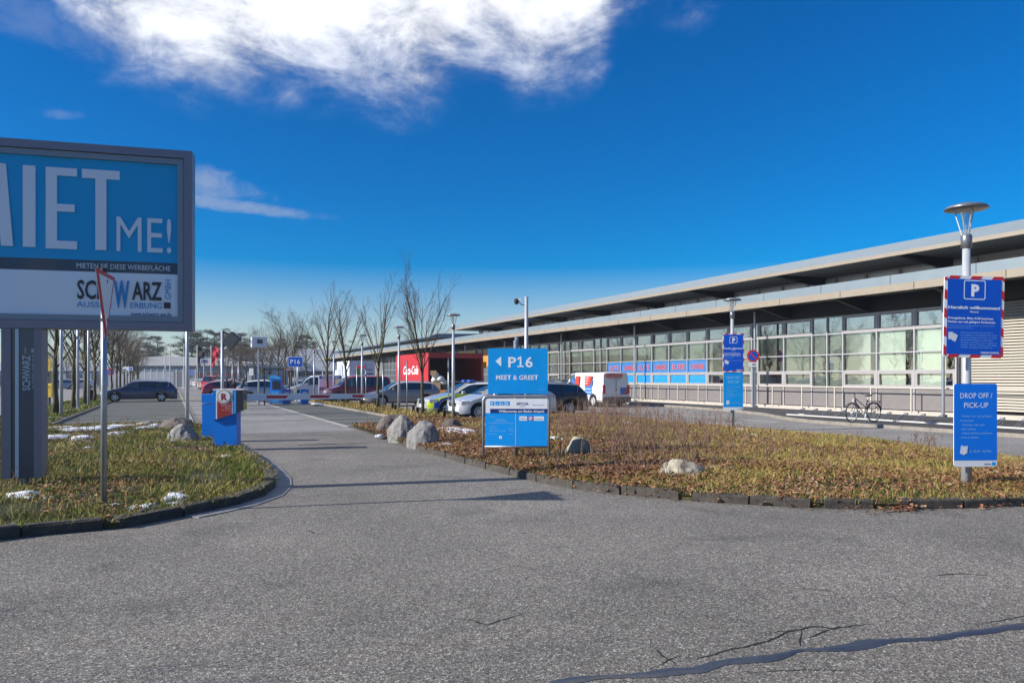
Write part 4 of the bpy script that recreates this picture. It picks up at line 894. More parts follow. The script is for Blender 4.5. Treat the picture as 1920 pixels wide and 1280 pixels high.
# ---- yield sign on a tall pole, seen edge-on
gx, gy = G(195, 964)
ys_ = thing('yield_sign', 'tall galvanised pole at the left kerb with red-rimmed white triangle sign turned edge-on', 'traffic sign', (gx, gy, 0), -T)
MB().tube([(0, 0, .0), (0, 0, 3.02)], .036, 16).build('pole', steel, ys_, True); MB().lathe([(.04, 3.02), (.042, 3.06), (.0, 3.07)], 14).build('pole_cap', dark, ys_)
tri = [(-.45, .0), (.45, .0), (0, -.80)]
def tri_part(name, sc_, y0, y1, m_, dz=0):
    mb = MB().prism([(x * sc_, z * sc_ - (1 - sc_) * .27 + dz) for x, z in tri], y0, y1); o = mb.build(name, m_, ys_); o.location = (.045, -.03, 3.0); o.rotation_euler.z = R(106); return o
tri_part('sign_plate', 1, 0, .012, red_p); tri_part('sign_face', .80, -.004, -.001, sgn_w); tri_part('sign_back', .995, .013, .02, sgn_w); tri_part('sign_back_rim', .97, .0205, .022, red_p); tri_part('sign_back_face', .80, .0225, .025, sgn_w)
for z in (2.9, 2.42): MB().tube([(0, 0, z - .02), (0, 0, z + .02)], .045, 14).build('clamp', dark, ys_)

# ---- lamps
lamp_m = mat('lamp_cap', (.20, .21, .23), .35, .6); acr = glass('lamp_glass', (.80, .84, .86), .12)
def make_lamp(label, loc, h=4.25, group='mushroom head street lamps'):
    t = thing('street_lamp', label, 'street lamp', loc, 0, group)
    MB().tube([(0, 0, -.05), (0, 0, h - .62)], [.072, .052], 18).build('pole', grey_pole, t, True)
    MB().lathe([(.055, h - .66), (.072, h - .655), (.075, h - .48), (.06, h - .46)], 18).build('collar', lamp_m, t, True)
    MB().lathe([(.045, h - .47), (.05, h - .35), (.075, h - .15), (.078, h - .13)], 20).build('lamp_glass', acr, t, True)
    st_ = MB()
    for a in range(3): q = a * 2.094; st_.tube([(.055 * math.cos(q), .055 * math.sin(q), h - .47), (.15 * math.cos(q), .15 * math.sin(q), h - .11)], .010, 6)
    st_.build('strut', steel, t)
    MB().lathe([(.0, h - .10), (.16, h - .105), (.28, h - .095), (.295, h - .08), (.25, h - .045), (.14, h - .012), (.0, h)], 28).build('lamp_cap', lamp_m, t, True)
    return t
lampR_xy = G(1812, 926); L1 = make_lamp('street lamp at the right edge carrying the red-and-white striped parking board', lampR_xy)
l2 = G(1373, 808); clone(L1, 'street lamp in the middle of the right island carrying two blue boards', l2)
for px, lab in ((850, 'street lamp before the red trailer and the police car nose'), (748, 'street lamp just left of the tall forked tree'), (679, 'street lamp by the nose of the grey estate, right of the cherry red van'), (626, 'street lamp between the two trees in front of the cherry red van'), (589, 'street lamp just right of the P16 parking sign'), (558, 'street lamp whose pole crosses the P16 parking sign')):
    clone(L1, lab, (10.3, YX(px, 10.3), .05))
ll = P(351, 28.5); clone(L1, 'street lamp rising behind the right edge of the billboard', ll, scale=(1, 1, 1.33))
for px in (115, 146, 166):
    x, y = -4.25, YX(px, -4.25); clone(L1, {115: 'nearest', 146: 'middle', 166: 'farthest'}[px] + ' grey lamp pole of the three between the trees left of the paved bays', (x, y, 0), scale=(1, 1, 1.5))
for X, Y, n in ((10.3, 95, 'first'), (10.3, 105, 'second')): clone(L1, n + ' of two distant street lamps left of the ticket machine', (X - 3.2, Y, 0))
# tube posts
pst = thing('tube_post', 'thin grey tube post directly left of the right police car wheel', 'post', (*P(841, 31.6), 0), 0, 'bare tube posts in the tree strip')
MB().tube([(0, 0, 0), (0, 0, 2.52)], .032, 12).build('tube', steel, pst, True); MB().lathe([(.034, 2.52), (.03, 2.55), (0, 2.555)], 10).build('cap', dark, pst)
for px, D, lab in ((763, 36.5, 'thin grey tube post in front of the grey estate, between lamp and forked tree'), (718, 41.5, 'thin grey tube post right of the second tree trunk'), (686, 46, 'thin grey tube post right of the lamp at the barrier tip'), (669, 49, 'thin grey tube post left of the lamp at the barrier tip'), (642, 53, 'thin grey tube post left of the third tree trunk'), (605, 58, 'thin grey tube post before the blue advertising board')):
    clone(pst, lab, P(px, D))
# bollards of dark timber along the strip
blm = MB().box(-.05, -.05, 0, .05, .05, .36, ch=.01).mesh('bollard', [mat('dark_timber', (.025, .017, .012), .9)])
for k in range(16):
    o = inst('bollard', blm, None, (9.55 + (.35 if k % 2 else 0), 27.4 + k * 1.75, .08)); tag(o, 'short dark timber stump in the dry strip before the parked cars', 'bollard', 'short dark stumps along the tree strip')

# ---- generic flat board facing the camera
def board(par, name, x0, z0, x1, z1, m_, y=0, th=.012, r_=.04): return MB().prism(rrect(x0, z0, x1, z1, r_), y, y + th).build(name, m_, par)
D1 = Vector(lampR_xy).dot(Vector((ST, CT)))
def sx_(px, D, c_): return (px - c_) * D / 1400
def sz_(py, D): return CH + (708 - py) * D / 1400
tb = mat('ticket_icon', (.62, .66, .70), .5)
def p_board(par_loc, rz, w_, h_, detail, lab, tilt=0):
    t = thing('parking_board', lab, 'sign', par_loc, rz); hw_, hh_ = w_ / 2, h_ / 2
    t.rotation_euler.y = tilt
    board(t, 'striped_border', -hw_, -hh_, hw_, hh_, sgn_w, 0, .012, .05)
    e_ = w_ * .052; per = h_ * .228
    for sd in (-1, 1):
        k = 0
        z = -hh_ + .02
        while z < hh_ - .06:
            x0, x1 = (-hw_, -hw_ + e_) if sd < 0 else (hw_ - e_, hw_); zz_ = min(z + per / 2, hh_ - .03)
            MB().prism([(x0 + .001, z + (.02 if sd < 0 else .045)), (x1 - .001, z), (x1 - .001, zz_), (x0 + .001, min(hh_ - .02, zz_ + .025))], -.0025, -.0005).build('red_stripe', red_p, t); z += per
        x = -hw_ + .06
        while x < hw_ - .1:
            z0, z1 = (hh_ - e_, hh_) if sd > 0 else (-hh_, -hh_ + e_)
            MB().prism([(x, z0 + .001), (x + w_ * .17, z0 + .001), (x + w_ * .17 + .03, z1 - .001), (x + .03, z1 - .001)], -.0025, -.0005).build('red_stripe', red_p, t); x += w_ * .36
    MB().prism(rrect(-hw_ + e_, -hh_ + e_, hw_ - e_, hh_ - e_, .015), -.004, -.0027).build('board_face', sgn_d, t)
    q = MB(); a = w_ * .18; zc = h_ * .33
    ou = rrect(-a, zc - a * .85, a, zc + a * .85, .03, 6); inn = rrect(-a + .012, zc - a * .85 + .012, a - .012, zc + a * .85 - .012, .022, 6)
    for i in range(len(ou)): j = (i + 1) % len(ou); q.quad([(ou[i][0], -.0055, ou[i][1]), (ou[j][0], -.0055, ou[j][1]), (inn[j][0], -.0055, inn[j][1]), (inn[i][0], -.0055, inn[i][1])])
    q.build('sign_outline', txt_w, t)
    text('P', 0.01, zc - a * .52, a * 1.02, t, txt_w, y=-.0055, align='C', bold=.05)
    W2 = w_ - 2 * e_ - .03
    text('Herzlich willkommen!', 0, h_ * .095, h_ * .037, t, txt_w, y=-.0055, wfit=W2, align='C', bold=.03)
    text('Welcome!', 0, h_ * .052, h_ * .020, t, txt_w, y=-.0055, align='C', bold=.02)
    text('Privatgelände. Bitte AGB beachten.', -W2 / 2, -.030 * h_, h_ * .026, t, txt_w, y=-.0055, wfit=W2 * .88, bold=.02)
    text('Parken nur mit gültigem Parkschein.', -W2 / 2, -.075 * h_, h_ * .026, t, txt_w, y=-.0055, wfit=W2 * .92, bold=.02)
    text('Private property. Please observe general terms and conditions (GTC).', -W2 / 2, -.115 * h_, h_ * .012, t, txt_l, y=-.0055, wfit=W2 * .9)
    text('Parking only with valid parking ticket.', -W2 / 2, -.142 * h_, h_ * .012, t, txt_l, y=-.0055, wfit=W2 * .47)
    MB().prism([(-W2 / 2 + .01, -.28 * h_), (-W2 / 2 + .075, -.28 * h_), (-W2 / 2 + .075, -.19 * h_), (-W2 / 2 + .01, -.19 * h_)], -.0065, -.0055).prism([(-W2 / 2 + .06, -.29 * h_), (-W2 / 2 + .115, -.31 * h_), (-W2 / 2 + .15, -.23 * h_), (-W2 / 2 + .085, -.20 * h_)], -.0075, -.0067).build('ticket_icon', tb, t)
    if detail:
        lines = ['Das Parken auf dem gesamten Gelände ist', 'kostenpflichtig. Ohne gültigen Parkschein', 'wird eine Vertragsstrafe erhoben. Es gelten', 'die Einstellbedingungen des Betreibers.', 'Parking on the entire site is subject to', 'charges. Vehicles without a valid ticket', 'will be charged a penalty fee.']
        for k, s2 in enumerate(lines): text(s2, -W2 / 2 + W2 * .25, -.20 * h_ - k * .030 * h_, h_ * .014, t, txt_l, y=-.0055, wfit=W2 * (.70 if k % 3 else .62))
    else: text('Das Parken auf dem gesamten Gelände', -W2 / 2 + W2 * .25, -.21 * h_, h_ * .018, t, txt_l, y=-.0055, wfit=W2 * .7)
    text('PARK&CONTROL', W2 / 2, -h_ / 2 + e_ + .018, h_ * .020, t, txt_w, y=-.0055, wfit=W2 * .36, align='R', bold=.03)
    MB().box(-.05, .0125, -.3, .05, .05, -.26).box(-.05, .0125, .26, .05, .05, .3).build('clamp', steel, t)
    return t
fwd = Vector((ST, CT)); rgt = Vector((CT, -ST))
def on_pole(xy, back): return Vector(xy) - fwd * back
q = on_pole(lampR_xy, .13) + rgt * .03
Dq = q.dot(fwd)
p_board((q.x, q.y, sz_(594, Dq)), -T + R(4), 118 * Dq / 1400, 153 * Dq / 1400, True, 'blue parking board with striped border on the lamp pole at the right edge', R(1.2))
q = on_pole(l2, .12); Dq2 = q.dot(fwd)
p_board((q.x, q.y, sz_(661, Dq2)), -T, 40 * Dq2 / 1400, 72 * Dq2 / 1400, False, 'narrow deep blue parking board upper of two on the middle lamp pole')
def drop_board(loc, rz, w_, h_, lab, big_):
    t = thing('drop_off_board', lab, 'sign', loc, rz); hw_, hh_ = w_ / 2, h_ / 2
    board(t, 'plate', -hw_, -hh_, hw_, hh_, sgn_w, 0, .01, .035)
    bl = mat('drop_board_blue', (.001, .17, .72), .5, spec=.25, coat=.0, var=.04) if big_ else sgn_b
    o = rrect(-hw_, -hh_, hw_, hh_, .035); o = [(a, max(b_, -hh_ + h_ * .078)) for a, b_ in o]
    MB().prism(o, -.0025, -.0005).build('board_face', bl, t)
    text('DROP OFF /', .01, h_ * .325, h_ * .066, t, txt_l if not big_ else txt_w, y=-.004, wfit=w_ * .74, align='C'); text('PICK-UP', .01, h_ * .21, h_ * .066, t, txt_l if not big_ else txt_w, y=-.004, wfit=w_ * .56, align='C')
    ls = [('· Parken nur mit gültigem', .10), ('  Parkschein', .045), ('· Parking only with', -.005), ('  valid ticket', -.055), ('· Stationnement seulement', -.105), ('  avec le ticket', -.155)]
    for s2, zz_ in ls: text(s2.strip(), -w_ * .34, zz_ * h_, h_ * .022, t, txt_l, y=-.004, wfit=w_ * .029 * len(s2.strip()))
    MB().prism([(-w_ * .36, -.34 * h_), (-w_ * .26, -.36 * h_), (-w_ * .24, -.26 * h_), (-w_ * .33, -.24 * h_)], -.005, -.004).prism([(-w_ * .27, -.35 * h_), (-w_ * .20, -.34 * h_), (-w_ * .18, -.25 * h_), (-w_ * .24, -.25 * h_)], -.0065, -.0055).build('ticket_icon', tb, t)
    text('2,- EUR / 30 Min.', -w_ * .14, -.325 * h_, h_ * .026, t, txt_l, y=-.004, wfit=w_ * .52)
    text('APCOA', w_ * .28, -h_ * .478, h_ * .018, t, sgn_n, y=-.002, align='C', bold=.03); MB().box(w_ * .38, -.002, -h_ * .485, w_ * .46, -.0005, -h_ * .445).build('logo_square', sgn_b, t)
    MB().box(-.05, .0105, -.3, .05, .05, -.26).box(-.05, .0105, .3, .05, .05, .34).build('clamp', steel, t)
q = on_pole(lampR_xy, .10) + rgt * (12 * Dq / 1400) * 0 + rgt * .03
drop_board((q.x + rgt.x * .04, q.y + rgt.y * .04, sz_(797, Dq)), -T + R(3), 84 * Dq / 1400, 156 * Dq / 1400, 'bright blue drop off and pick-up board low on the lamp pole at the right edge', True)
q = on_pole(l2, .10)
drop_board((q.x, q.y, sz_(733, Dq2)), -T, 37 * Dq2 / 1400, 71 * Dq2 / 1400, 'small light blue drop off and pick-up board lower on the middle lamp pole', False)

# ---- P16 meet & greet sign and welcome board
Dp = 15.0; pxy = P(967, Dp); t = thing('direction_sign', 'bright blue P16 meet and greet sign with white arrow above the welcome board', 'sign', (*pxy, 0), -T)
MB().tube([(0, .05, .05), (0, .05, 2.45)], .045, 14).build('pole', steel, t, True)
X0, X1, Z0, Z1 = sx_(915, Dp, 967), sx_(1027, Dp, 967), sz_(738, Dp), sz_(653, Dp)
board(t, 'plate', X0, Z0, X1, Z1, sgn_b, -.02, .015, .012)
cxs = lambda p_: sx_(p_, Dp, 967); czs = lambda p_: sz_(p_, Dp)
text('P', cxs(953), czs(688), .21, t, txt_w, y=-.0225, wfit=cxs(968) - cxs(953), bold=.02); text('6', cxs(985), czs(688), .21, t, txt_w, y=-.0225, wfit=cxs(999) - cxs(985), bold=.02); MB().prism([(cxs(974.5), czs(688)), (cxs(977.8), czs(688)), (cxs(977.8), czs(668.2)), (cxs(975), czs(668.2)), (cxs(970), czs(672)), (cxs(970), czs(674.8)), (cxs(974.5), czs(672.6))], -.0235, -.0215).box(cxs(970), -.0235, czs(688), cxs(974.4), -.0215, czs(685.6)).box(cxs(977.9), -.0235, czs(688), cxs(982.2), -.0215, czs(685.6)).build('digit_one', txt_w, t); MB().prism([(cxs(929), czs(677)), (cxs(940), czs(668)), (cxs(940), czs(687))], -.0235, -.0215).build('arrow', txt_w, t)
text('MEET & GREET', cxs(930), czs(711.5), .095, t, txt_w, y=-.0225, wfit=cxs(1009) - cxs(930), bold=.015); text('APCOA', cxs(1010), czs(731), .02, t, txt_l, y=-.0225, wfit=.12)
# second stub behind
MB().tube([(.02, .35, .05), (.02, .35, 2.55)], .04, 12).build('rear_pole', steel, t, True)
Dw = 14.6; wxy = P(967, Dw); t = thing('welcome_board', 'blue and white welcome board in a rounded tube frame standing in dead leaves', 'sign', (*wxy, 0), -T + R(-3))
cx2 = lambda p_: sx_(p_, Dw, 967); cz2 = lambda p_: sz_(p_, Dw)
xl, xr, zt_ = cx2(906), cx2(1029), cz2(743); rr = .09
arc = [(xl + rr - rr * math.cos(a), 0, zt_ - rr + rr * math.sin(a)) for a in [R(k) for k in range(0, 91, 15)]]; arc2 = [(-0 + xr - rr + rr * math.sin(a), 0, zt_ - rr + rr * math.cos(a)) for a in [R(k) for k in range(0, 91, 15)]]
MB().tube([(xl, 0, .0)] + arc + arc2 + [(xr, 0, .0)], .026, 12).build('tube_frame', steel, t, True); MB().tube([(xl, 0, cz2(837)), (xr, 0, cz2(837))], .022, 10).build('cross_tube', steel, t, True)
a0, a1, z0_, z1_ = cx2(910), cx2(1026), cz2(835.5), cz2(747)
MB().box(a0, -.012, z0_, a1, .0, z1_).build('plate', sgn_w, t); MB().box(a0 + .002, -.015, z0_ + .002, a1 - .002, -.013, cz2(774)).build('blue_face', mat('board_sky_blue', (.001, .29, .78), .5, spec=.25, coat=.0, var=.04), t)
MB().box(cx2(919), -.018, cz2(774), a1 - .002, -.0125, cz2(766)).build('title_bar', sgn_n, t); MB().box(cx2(966.5), -.0175, z0_ + .004, cx2(967.6), -.0155, cz2(774.5)).build('divider', txt_l, t)
text('Willkommen am Baden Airpark', cx2(935), cz2(772.6), .045, t, txt_w, y=-.0195, wfit=cx2(1021) - cx2(935), bold=.02)
text('APCOA', cx2(968), cz2(759), .055, t, sgn_n, y=-.014, wfit=cx2(991) - cx2(968), bold=.02); text('PARKING', cx2(974), cz2(762.5), .018, t, sgn_n, y=-.014, wfit=.11)
text('Park Service', cx2(999), cz2(760), .028, t, mat('sign_mid_blue', (.05, .12, .4), .5), y=-.014, wfit=cx2(1021) - cx2(999))
for k, s2 in enumerate(('P', 'i', 't', 'E')):
    MB().box(cx2(919 + k * 9.6), -.015, cz2(759.5), cx2(926.5 + k * 9.6), -.0125, cz2(752)).build('pictogram', sgn_b, t); text(s2, cx2(922.7 + k * 9.6), cz2(758.3), .045, t, txt_w, y=-.0165, align='C', bold=.03)
for k, (a, b_, yy) in enumerate(((918, 928, 782), (930, 948, 787), (925, 952, 790.5), (917, 962, 794), (917, 930, 800), (917, 934, 804), (917, 948, 808), (917, 932, 814), (954, 962, 804), (954, 962, 808), (954, 962, 814))):
    s2 = ('Tarife', 'Kurzzeitparken', 'bis zu 30 Minuten frei', 'Drop off / Pick up am Terminal', 'je Stunde', 'Tageshöchstsatz', 'Woche, jeder weitere Tag', 'Verlust Ticket', '2,00', '15,00', '49,00')[k]
    text(s2, cx2(a), cz2(yy), .020, t, txt_l, y=-.0165, wfit=cx2(b_) - cx2(a))
MB().box(cx2(936), -.0175, cz2(822), cx2(941), -.0155, cz2(817)).build('pictogram', txt_w, t); text('P', cx2(938.5), cz2(821.4), .035, t, sgn_b, y=-.0185, align='C')
MB().box(cx2(974), -.0175, cz2(788), cx2(988), -.0155, cz2(780)).build('info_label', sgn_w, t); MB().box(cx2(1001), -.0175, cz2(788), cx2(1020), -.0155, cz2(780)).build('info_label', sgn_w, t); text('Höhe', cx2(981), cz2(785.5), .026, t, sgn_n, y=-.019, align='C', wfit=.1); text('Höchstgeschw.', cx2(1010.5), cz2(785.5), .02, t, sgn_n, y=-.019, align='C', wfit=.17)
MB().lathe([(0, -.019), (.045, -.019), (.045, -.0155)], 20, cx2(995), cz2(784), axis='y').build('speed_ring', red_p, t); MB().lathe([(0, -.0205), (.032, -.0205), (.032, -.0195)], 20, cx2(995), cz2(784), axis='y').build('speed_disc', sgn_w, t)
text('10', cx2(995), cz2(785.6), .028, t, sgn_n, y=-.022, align='C')

# ---- camera mast
c_ = P(987, 27.0); t = thing('camera_mast', 'tall grey mast with a dome camera behind the P16 sign', 'mast', (*c_, 0), -T)
MB().tube([(0, 0, 0), (0, 0, sz_(556, 27))], [.075, .065], 14).build('pole', grey_pole, t, True); za_ = sz_(572, 27)
MB().tube([(0, 0, za_), (-.18, 0, za_ + .02), (-.30, 0, za_ + .14)], .02, 8).build('arm', steel, t); MB().lathe([(.0, -.14), (.06, -.12), (.085, -.03), (.085, .05), (.05, .08), (0, .08)], 14).build('camera_dome', dark, t, loc=(-.36, 0, za_ + .16)); MB().box(-.33, -.06, za_ + .16, -.20, .06, za_ + .24).build('housing', white_p, t)

# ---- ticket station, cabinet and barrier
gp = G(421, 845); t = thing('ticket_station', 'bright blue barrier ticket station with red and white R panel beside the kerb', 'ticket machine', (*gp, .05), -T + R(5))
k_ = 17.37 / 1400; st_b = mat('station_blue', (.001, .19, .70), .4, spec=.3, coat=.1, var=.04, vs=2); st_l = mat('station_light_blue', (.03, .32, .72), .35, coat=.5); navy = mat('station_dark_side', (.012, .018, .04), .35, coat=.4)
lx = lambda p_: (p_ - 421) * k_; lz = lambda p_: CH + (708 - p_) * k_ - .05
MB().box(lx(400), .0, .03, lx(443), .36, lz(731)).build('cabinet', st_b, t)
MB().prism([(lx(401), lz(731)), (lx(401), lz(787.5)), (lx(443.6), lz(774)), (lx(443.6), lz(731))], -.05, -.002).build('head_housing', st_b, t)
MB().box(lx(401), -.055, lz(731), lx(456), .38, lz(729)).build('cap_plate', sgn_w, t)
MB().prism([(lx(443.8), lz(731.2)), (lx(443.8), lz(773.8)), (lx(456), lz(767.5)), (lx(456), lz(731.2))], -.05, .3).build('motor_head', navy, t)
MB().prism([(lx(406.8), lz(731.4)), (lx(406.8), lz(785.3)), (lx(437), lz(776)), (lx(437), lz(731.4))], -.055, -.051).build('label_white', sgn_w, t)
MB().prism([(lx(408.8), lz(751)), (lx(408.8), lz(784.2)), (lx(435), lz(776.4)), (lx(435), lz(751))], -.058, -.056).build('label_red', mat('label_dark_red', (.30, .022, .02), .45, coat=.3), t)
for rr_, y_, m_ in ((14 * k_, -.0605, sgn_w), (12.5 * k_, -.063, mat('ring_brown', (.10, .04, .035), .5)), (11.6 * k_, -.0655, mat('ring_gold', (.5, .33, .08), .5)), (10.9 * k_, -.068, sgn_w)): MB().lathe([(0, y_), (rr_, y_), (rr_, y_ + .002)], 30, lx(422), lz(743), axis='y').build('badge_ring', m_, t)
text('R', lx(422), lz(749.5), .155, t, mat('label_letter_red', (.28, .015, .03), .5), y=-.070, align='C', bold=.045)
text('Reserviert für', lx(434), lz(761), .022, t, txt_w, y=-.060, align='R', wfit=.22); text('Mitarbeiter', lx(434), lz(765), .022, t, txt_w, y=-.060, align='R', wfit=.13); text('Reserved for staff', lx(434), lz(769), .014, t, txt_w, y=-.060, align='R', wfit=.20)
MB().box(lx(438.5), -.053, lz(775), lx(443), -.0505, lz(732)).build('light_edge', st_l, t); MB().box(lx(419.5), -.006, .03, lx(420.8), -.001, .17).build('keyhole_slot', dark, t)
MB().box(lx(395), -.10, -.05, lx(446), .42, .028).build('plinth', conc, t)
gp2 = P(390, 19.6); t = thing('barrier', 'blue barrier cabinet and white arm with red bars lowered across the entrance lane', 'barrier', (*gp2, 0), -T + R(5))
MB().box(-.155, 0, .1, .30, .35, 1.02).build('cabinet', st_b, t); MB().box(-.16, -.01, 1.035, .305, .36, 1.27, ch=.01).build('lid', st_b, t); MB().box(-.22, -.06, -.02, .35, .42, .098).build('plinth', conc, t)
bt_ = t

am = MB().prism([(0, 1.12), (0, 1.30), (3.72, 1.275), (3.72, 1.155)], -.03, .03).build('boom', mat('boom_white', (.74, .76, .80), .35), None)
for a, b_ in ((500, 541), (582, 620), (661, 684)):
    xa, xb = [19.72 * (ST + (p_ - 960) / 1400 * CT) / (CT - (p_ - 960) / 1400 * ST) - 1.28 for p_ in (a, b_)]; MB().prism([(xa, 1.185), (xb - .06, 1.18), (xb, 1.245), (xa, 1.25)], -.036, -.031).build('red_bar', red_p, am)
MB().box(-.35, -.1, 1.0, -.002, .1, 1.32).build('arm_mount', dark, am)
am.parent = bt_; am.matrix_parent_inverse = (Matrix.Translation(bt_.location) @ Matrix.Rotation(-T + R(5), 4, 'Z')).inverted(); am.location = (1.28, 19.75, 0)
# ---- flood lamp mast, light cubes, P16 sign
t = thing('flood_lamp_mast', 'slim mast with tilted dark flood lamp above the ticket station', 'lamp', (*P(417, 21.5), 0), -T)
zt_ = sz_(619, 21.5); MB().tube([(0, 0, 0), (0, 0, zt_)], .045, 12).build('pole', grey_pole, t, True); MB().box(0, -.03, -.03, .24, .03, .03).build('bracket', dark, t, loc=(0, 0, zt_ - .03)).rotation_euler.y = R(28); MB().tube([(0, 0, zt_ - .45), (.2, 0, zt_ - .38)], .02, 6).build('strut', dark, t)
fl = MB().box(-.15, -.12, -.21, .15, .12, .21, ch=.03).build('lamp_head', mat('lamp_head_grey', (.05, .052, .065), .4), t, loc=(.28, 0, sz_(638, 21.5))); fl.rotation_euler.y = R(38)
def cube_sign(px, py, D, w_, h_, lab, pole_px):
    xy = P(px, D); t = thing('light_cube_sign', lab, 'sign', (*xy, 0), 0, 'white cube signs'); zc = sz_(py, D)
    MB().box(-w_ / 2, -w_ / 2, zc - h_ / 2, w_ / 2, w_ / 2, zc + h_ / 2, ch=.02).build('cube', sgn_w, t); MB().box(-.16 * w_, -w_ / 2 - .012, zc - .18 * h_, .22 * w_, -w_ / 2 - .002, zc + .22 * h_).build('pictogram', mat('cube_print', (.12, .10, .09), .5), t); MB().box(-w_ / 2 - .012, -.2 * w_, zc - .2 * h_, -w_ / 2 - .002, .2 * w_, zc + .2 * h_).box(w_ / 2 + .002, -.2 * w_, zc - .2 * h_, w_ / 2 + .012, .2 * w_, zc + .2 * h_).build('side_pictogram', mat('cube_print', (.12, .10, .09), .5), t)
    MB().tube([(0, 0, 0), (0, 0, zc - h_ / 2)], .055 * D / 45, 10).build('pole', steel, t)
cube_sign(485, 641, 46, .86, .62, 'larger white cube sign on a pole left of the ticket machine', 488); cube_sign(383, 677, 95, .9, .55, 'small distant white cube sign on a pole by the dark flag', 383)
t = thing('parking_sign', 'deep blue P16 sign with white rim on two thin poles', 'sign', (*P(553.5, 46), 0), -T + R(3)); w_ = 27 * 46 / 1400; zc = sz_(678, 46); hh_ = 19 * 46 / 1400 / 2
board(t, 'plate', -w_ / 2, zc - hh_, w_ / 2, zc + hh_, txt_w, 0, .02, .05); board(t, 'board_face', -w_ / 2 + .025, zc - hh_ + .025, w_ / 2 - .025, zc + hh_ - .025, sgn_d, -.006, .005, .035); text('P16', 0, zc - .13, .28, t, txt_w, y=-.009, wfit=.6, align='C', bold=.01)
for x in (-.05, .06): MB().tube([(x, .06, 0), (x, .06, zc + .25)], .03, 8).build('pole', steel, t)
# ---- pay station under its shelter
t = thing('ticket_machine', 'blue parking ticket machine under a flat dark shelter roof', 'ticket machine', (*P(517, 47), 0), -T)
MB().box(-.36, 0, .1, .36, .5, 1.75, ch=.02).build('machine_body', st_b, t); MB().box(-.38, -.04, 1.62, .38, .52, 1.86, ch=.02).build('top_panel', st_l, t); MB().box(-.22, -.012, .95, .3, -.002, 1.5).build('display', navy, t); MB().box(-.26, -.02, .15, .22, -.003, .85).build('front_door', st_l, t)
MB().box(-.62, -.5, 2.18, .68, .9, 2.28).build('shelter_roof', navy, t)
for x, y in ((-.56, -.44), (.62, -.44), (-.56, .84), (.62, .84)): MB().box(x - .035, y - .035, 0, x + .035, y + .035, 2.178).build('shelter_post', navy, t)
for k, px in enumerate((537, 571)): x, y = P(px, 48.5); o = thing('info_pillar', ('small blue pillar right beside the ticket machine', 'small blue pillar near the nose of the white van')[k], 'pillar', (x, y, 0)); MB().box(-.25, -.1, .0, .25, .1, .95, ch=.02).build('pillar_body', st_b, o); MB().box(-.16, -.106, .4, .16, -.101, .8).build('pillar_label', sgn_w, o)
# ---- advertising board
t = thing('advertising_board', 'wide advertising board with dark blue header and beach pictures between the vans', 'sign', (*P(620, 57), 0), -T); w2 = 46 * 57 / 1400 / 2
MB().box(-w2, 0, .25, w2, .08, 1.9).build('frame', sgn_w, t); MB().box(-w2 + .06, -.01, 1.62, w2 - .06, -.002, 1.86).build('header', sgn_n, t); text('Parken am Flughafen', 0, 1.69, .1, t, txt_w, y=-.014, align='C', wfit=1.3)
for a, b_, z0, z1, c_ in ((-w2 + .06, -.3, 1.0, 1.6, (.10, .30, .55)), (-.29, .35, 1.0, 1.6, (.05, .2, .4)), (.36, w2 - .06, 1.0, 1.6, (.38, .28, .3)), (-w2 + .06, -.2, .3, .98, (.02, .04, .14)), (-.19, w2 - .06, .3, .98, (.25, .4, .5))): MB().box(a, -.009, z0, b_, -.002, z1).build('picture', mat('pic_%s' % c_[0], c_, .5, col2=(c_[2], c_[0] * .8, c_[1] * .4), vs=3.5), t)
# ---- no stopping sign at the facade
nx, ny = P(1412, 40.2); t = thing('no_stopping_sign', 'round red and blue no stopping sign with small white arrow plate at the facade', 'traffic sign', (28.35, YX(1412, 28.35), .11), -T); Dn = Vector((28.35, YX(1412, 28.35))).dot(fwd); zc = sz_(667, Dn) - .11; kk = Dn / 1400
MB().tube([(0, .05, 0), (0, .05, zc + .1)], .035, 10).build('pole', steel, t)
MB().lathe([(0, -.006), (11.5 * kk, -.006), (11.5 * kk, .006), (0, .006)], 30, 0, zc, axis='y').build('red_ring', red_p, t); MB().lathe([(0, -.009), (8.7 * kk, -.009), (8.7 * kk, -.0065)], 30, 0, zc, axis='y').build('blue_disc', sgn_d, t)
MB().prism([(-.20, .15), (-.15, .20), (.20, -.15), (.15, -.20)], -.012, -.0095).build('slash', red_p, t); t.children[-1].location = (0, 0, zc); MB().prism([(-.13, -.10), (-.06, -.06), (-.06, -.085), (.04, -.085), (.04, -.115), (-.06, -.115), (-.06, -.14)], -.0155, -.0125).build('arrow', txt_w, t); t.children[-1].location = (0, 0, zc)
MB().box(-8 * kk, -.006, zc - 20.5 * kk, 8 * kk, .006, zc - 12 * kk).build('supplementary_plate', sgn_w, t); MB().box(-.06, -.012, zc - 17 * kk, .14, -.007, zc - 15 * kk).build('plate_symbol', dark, t)
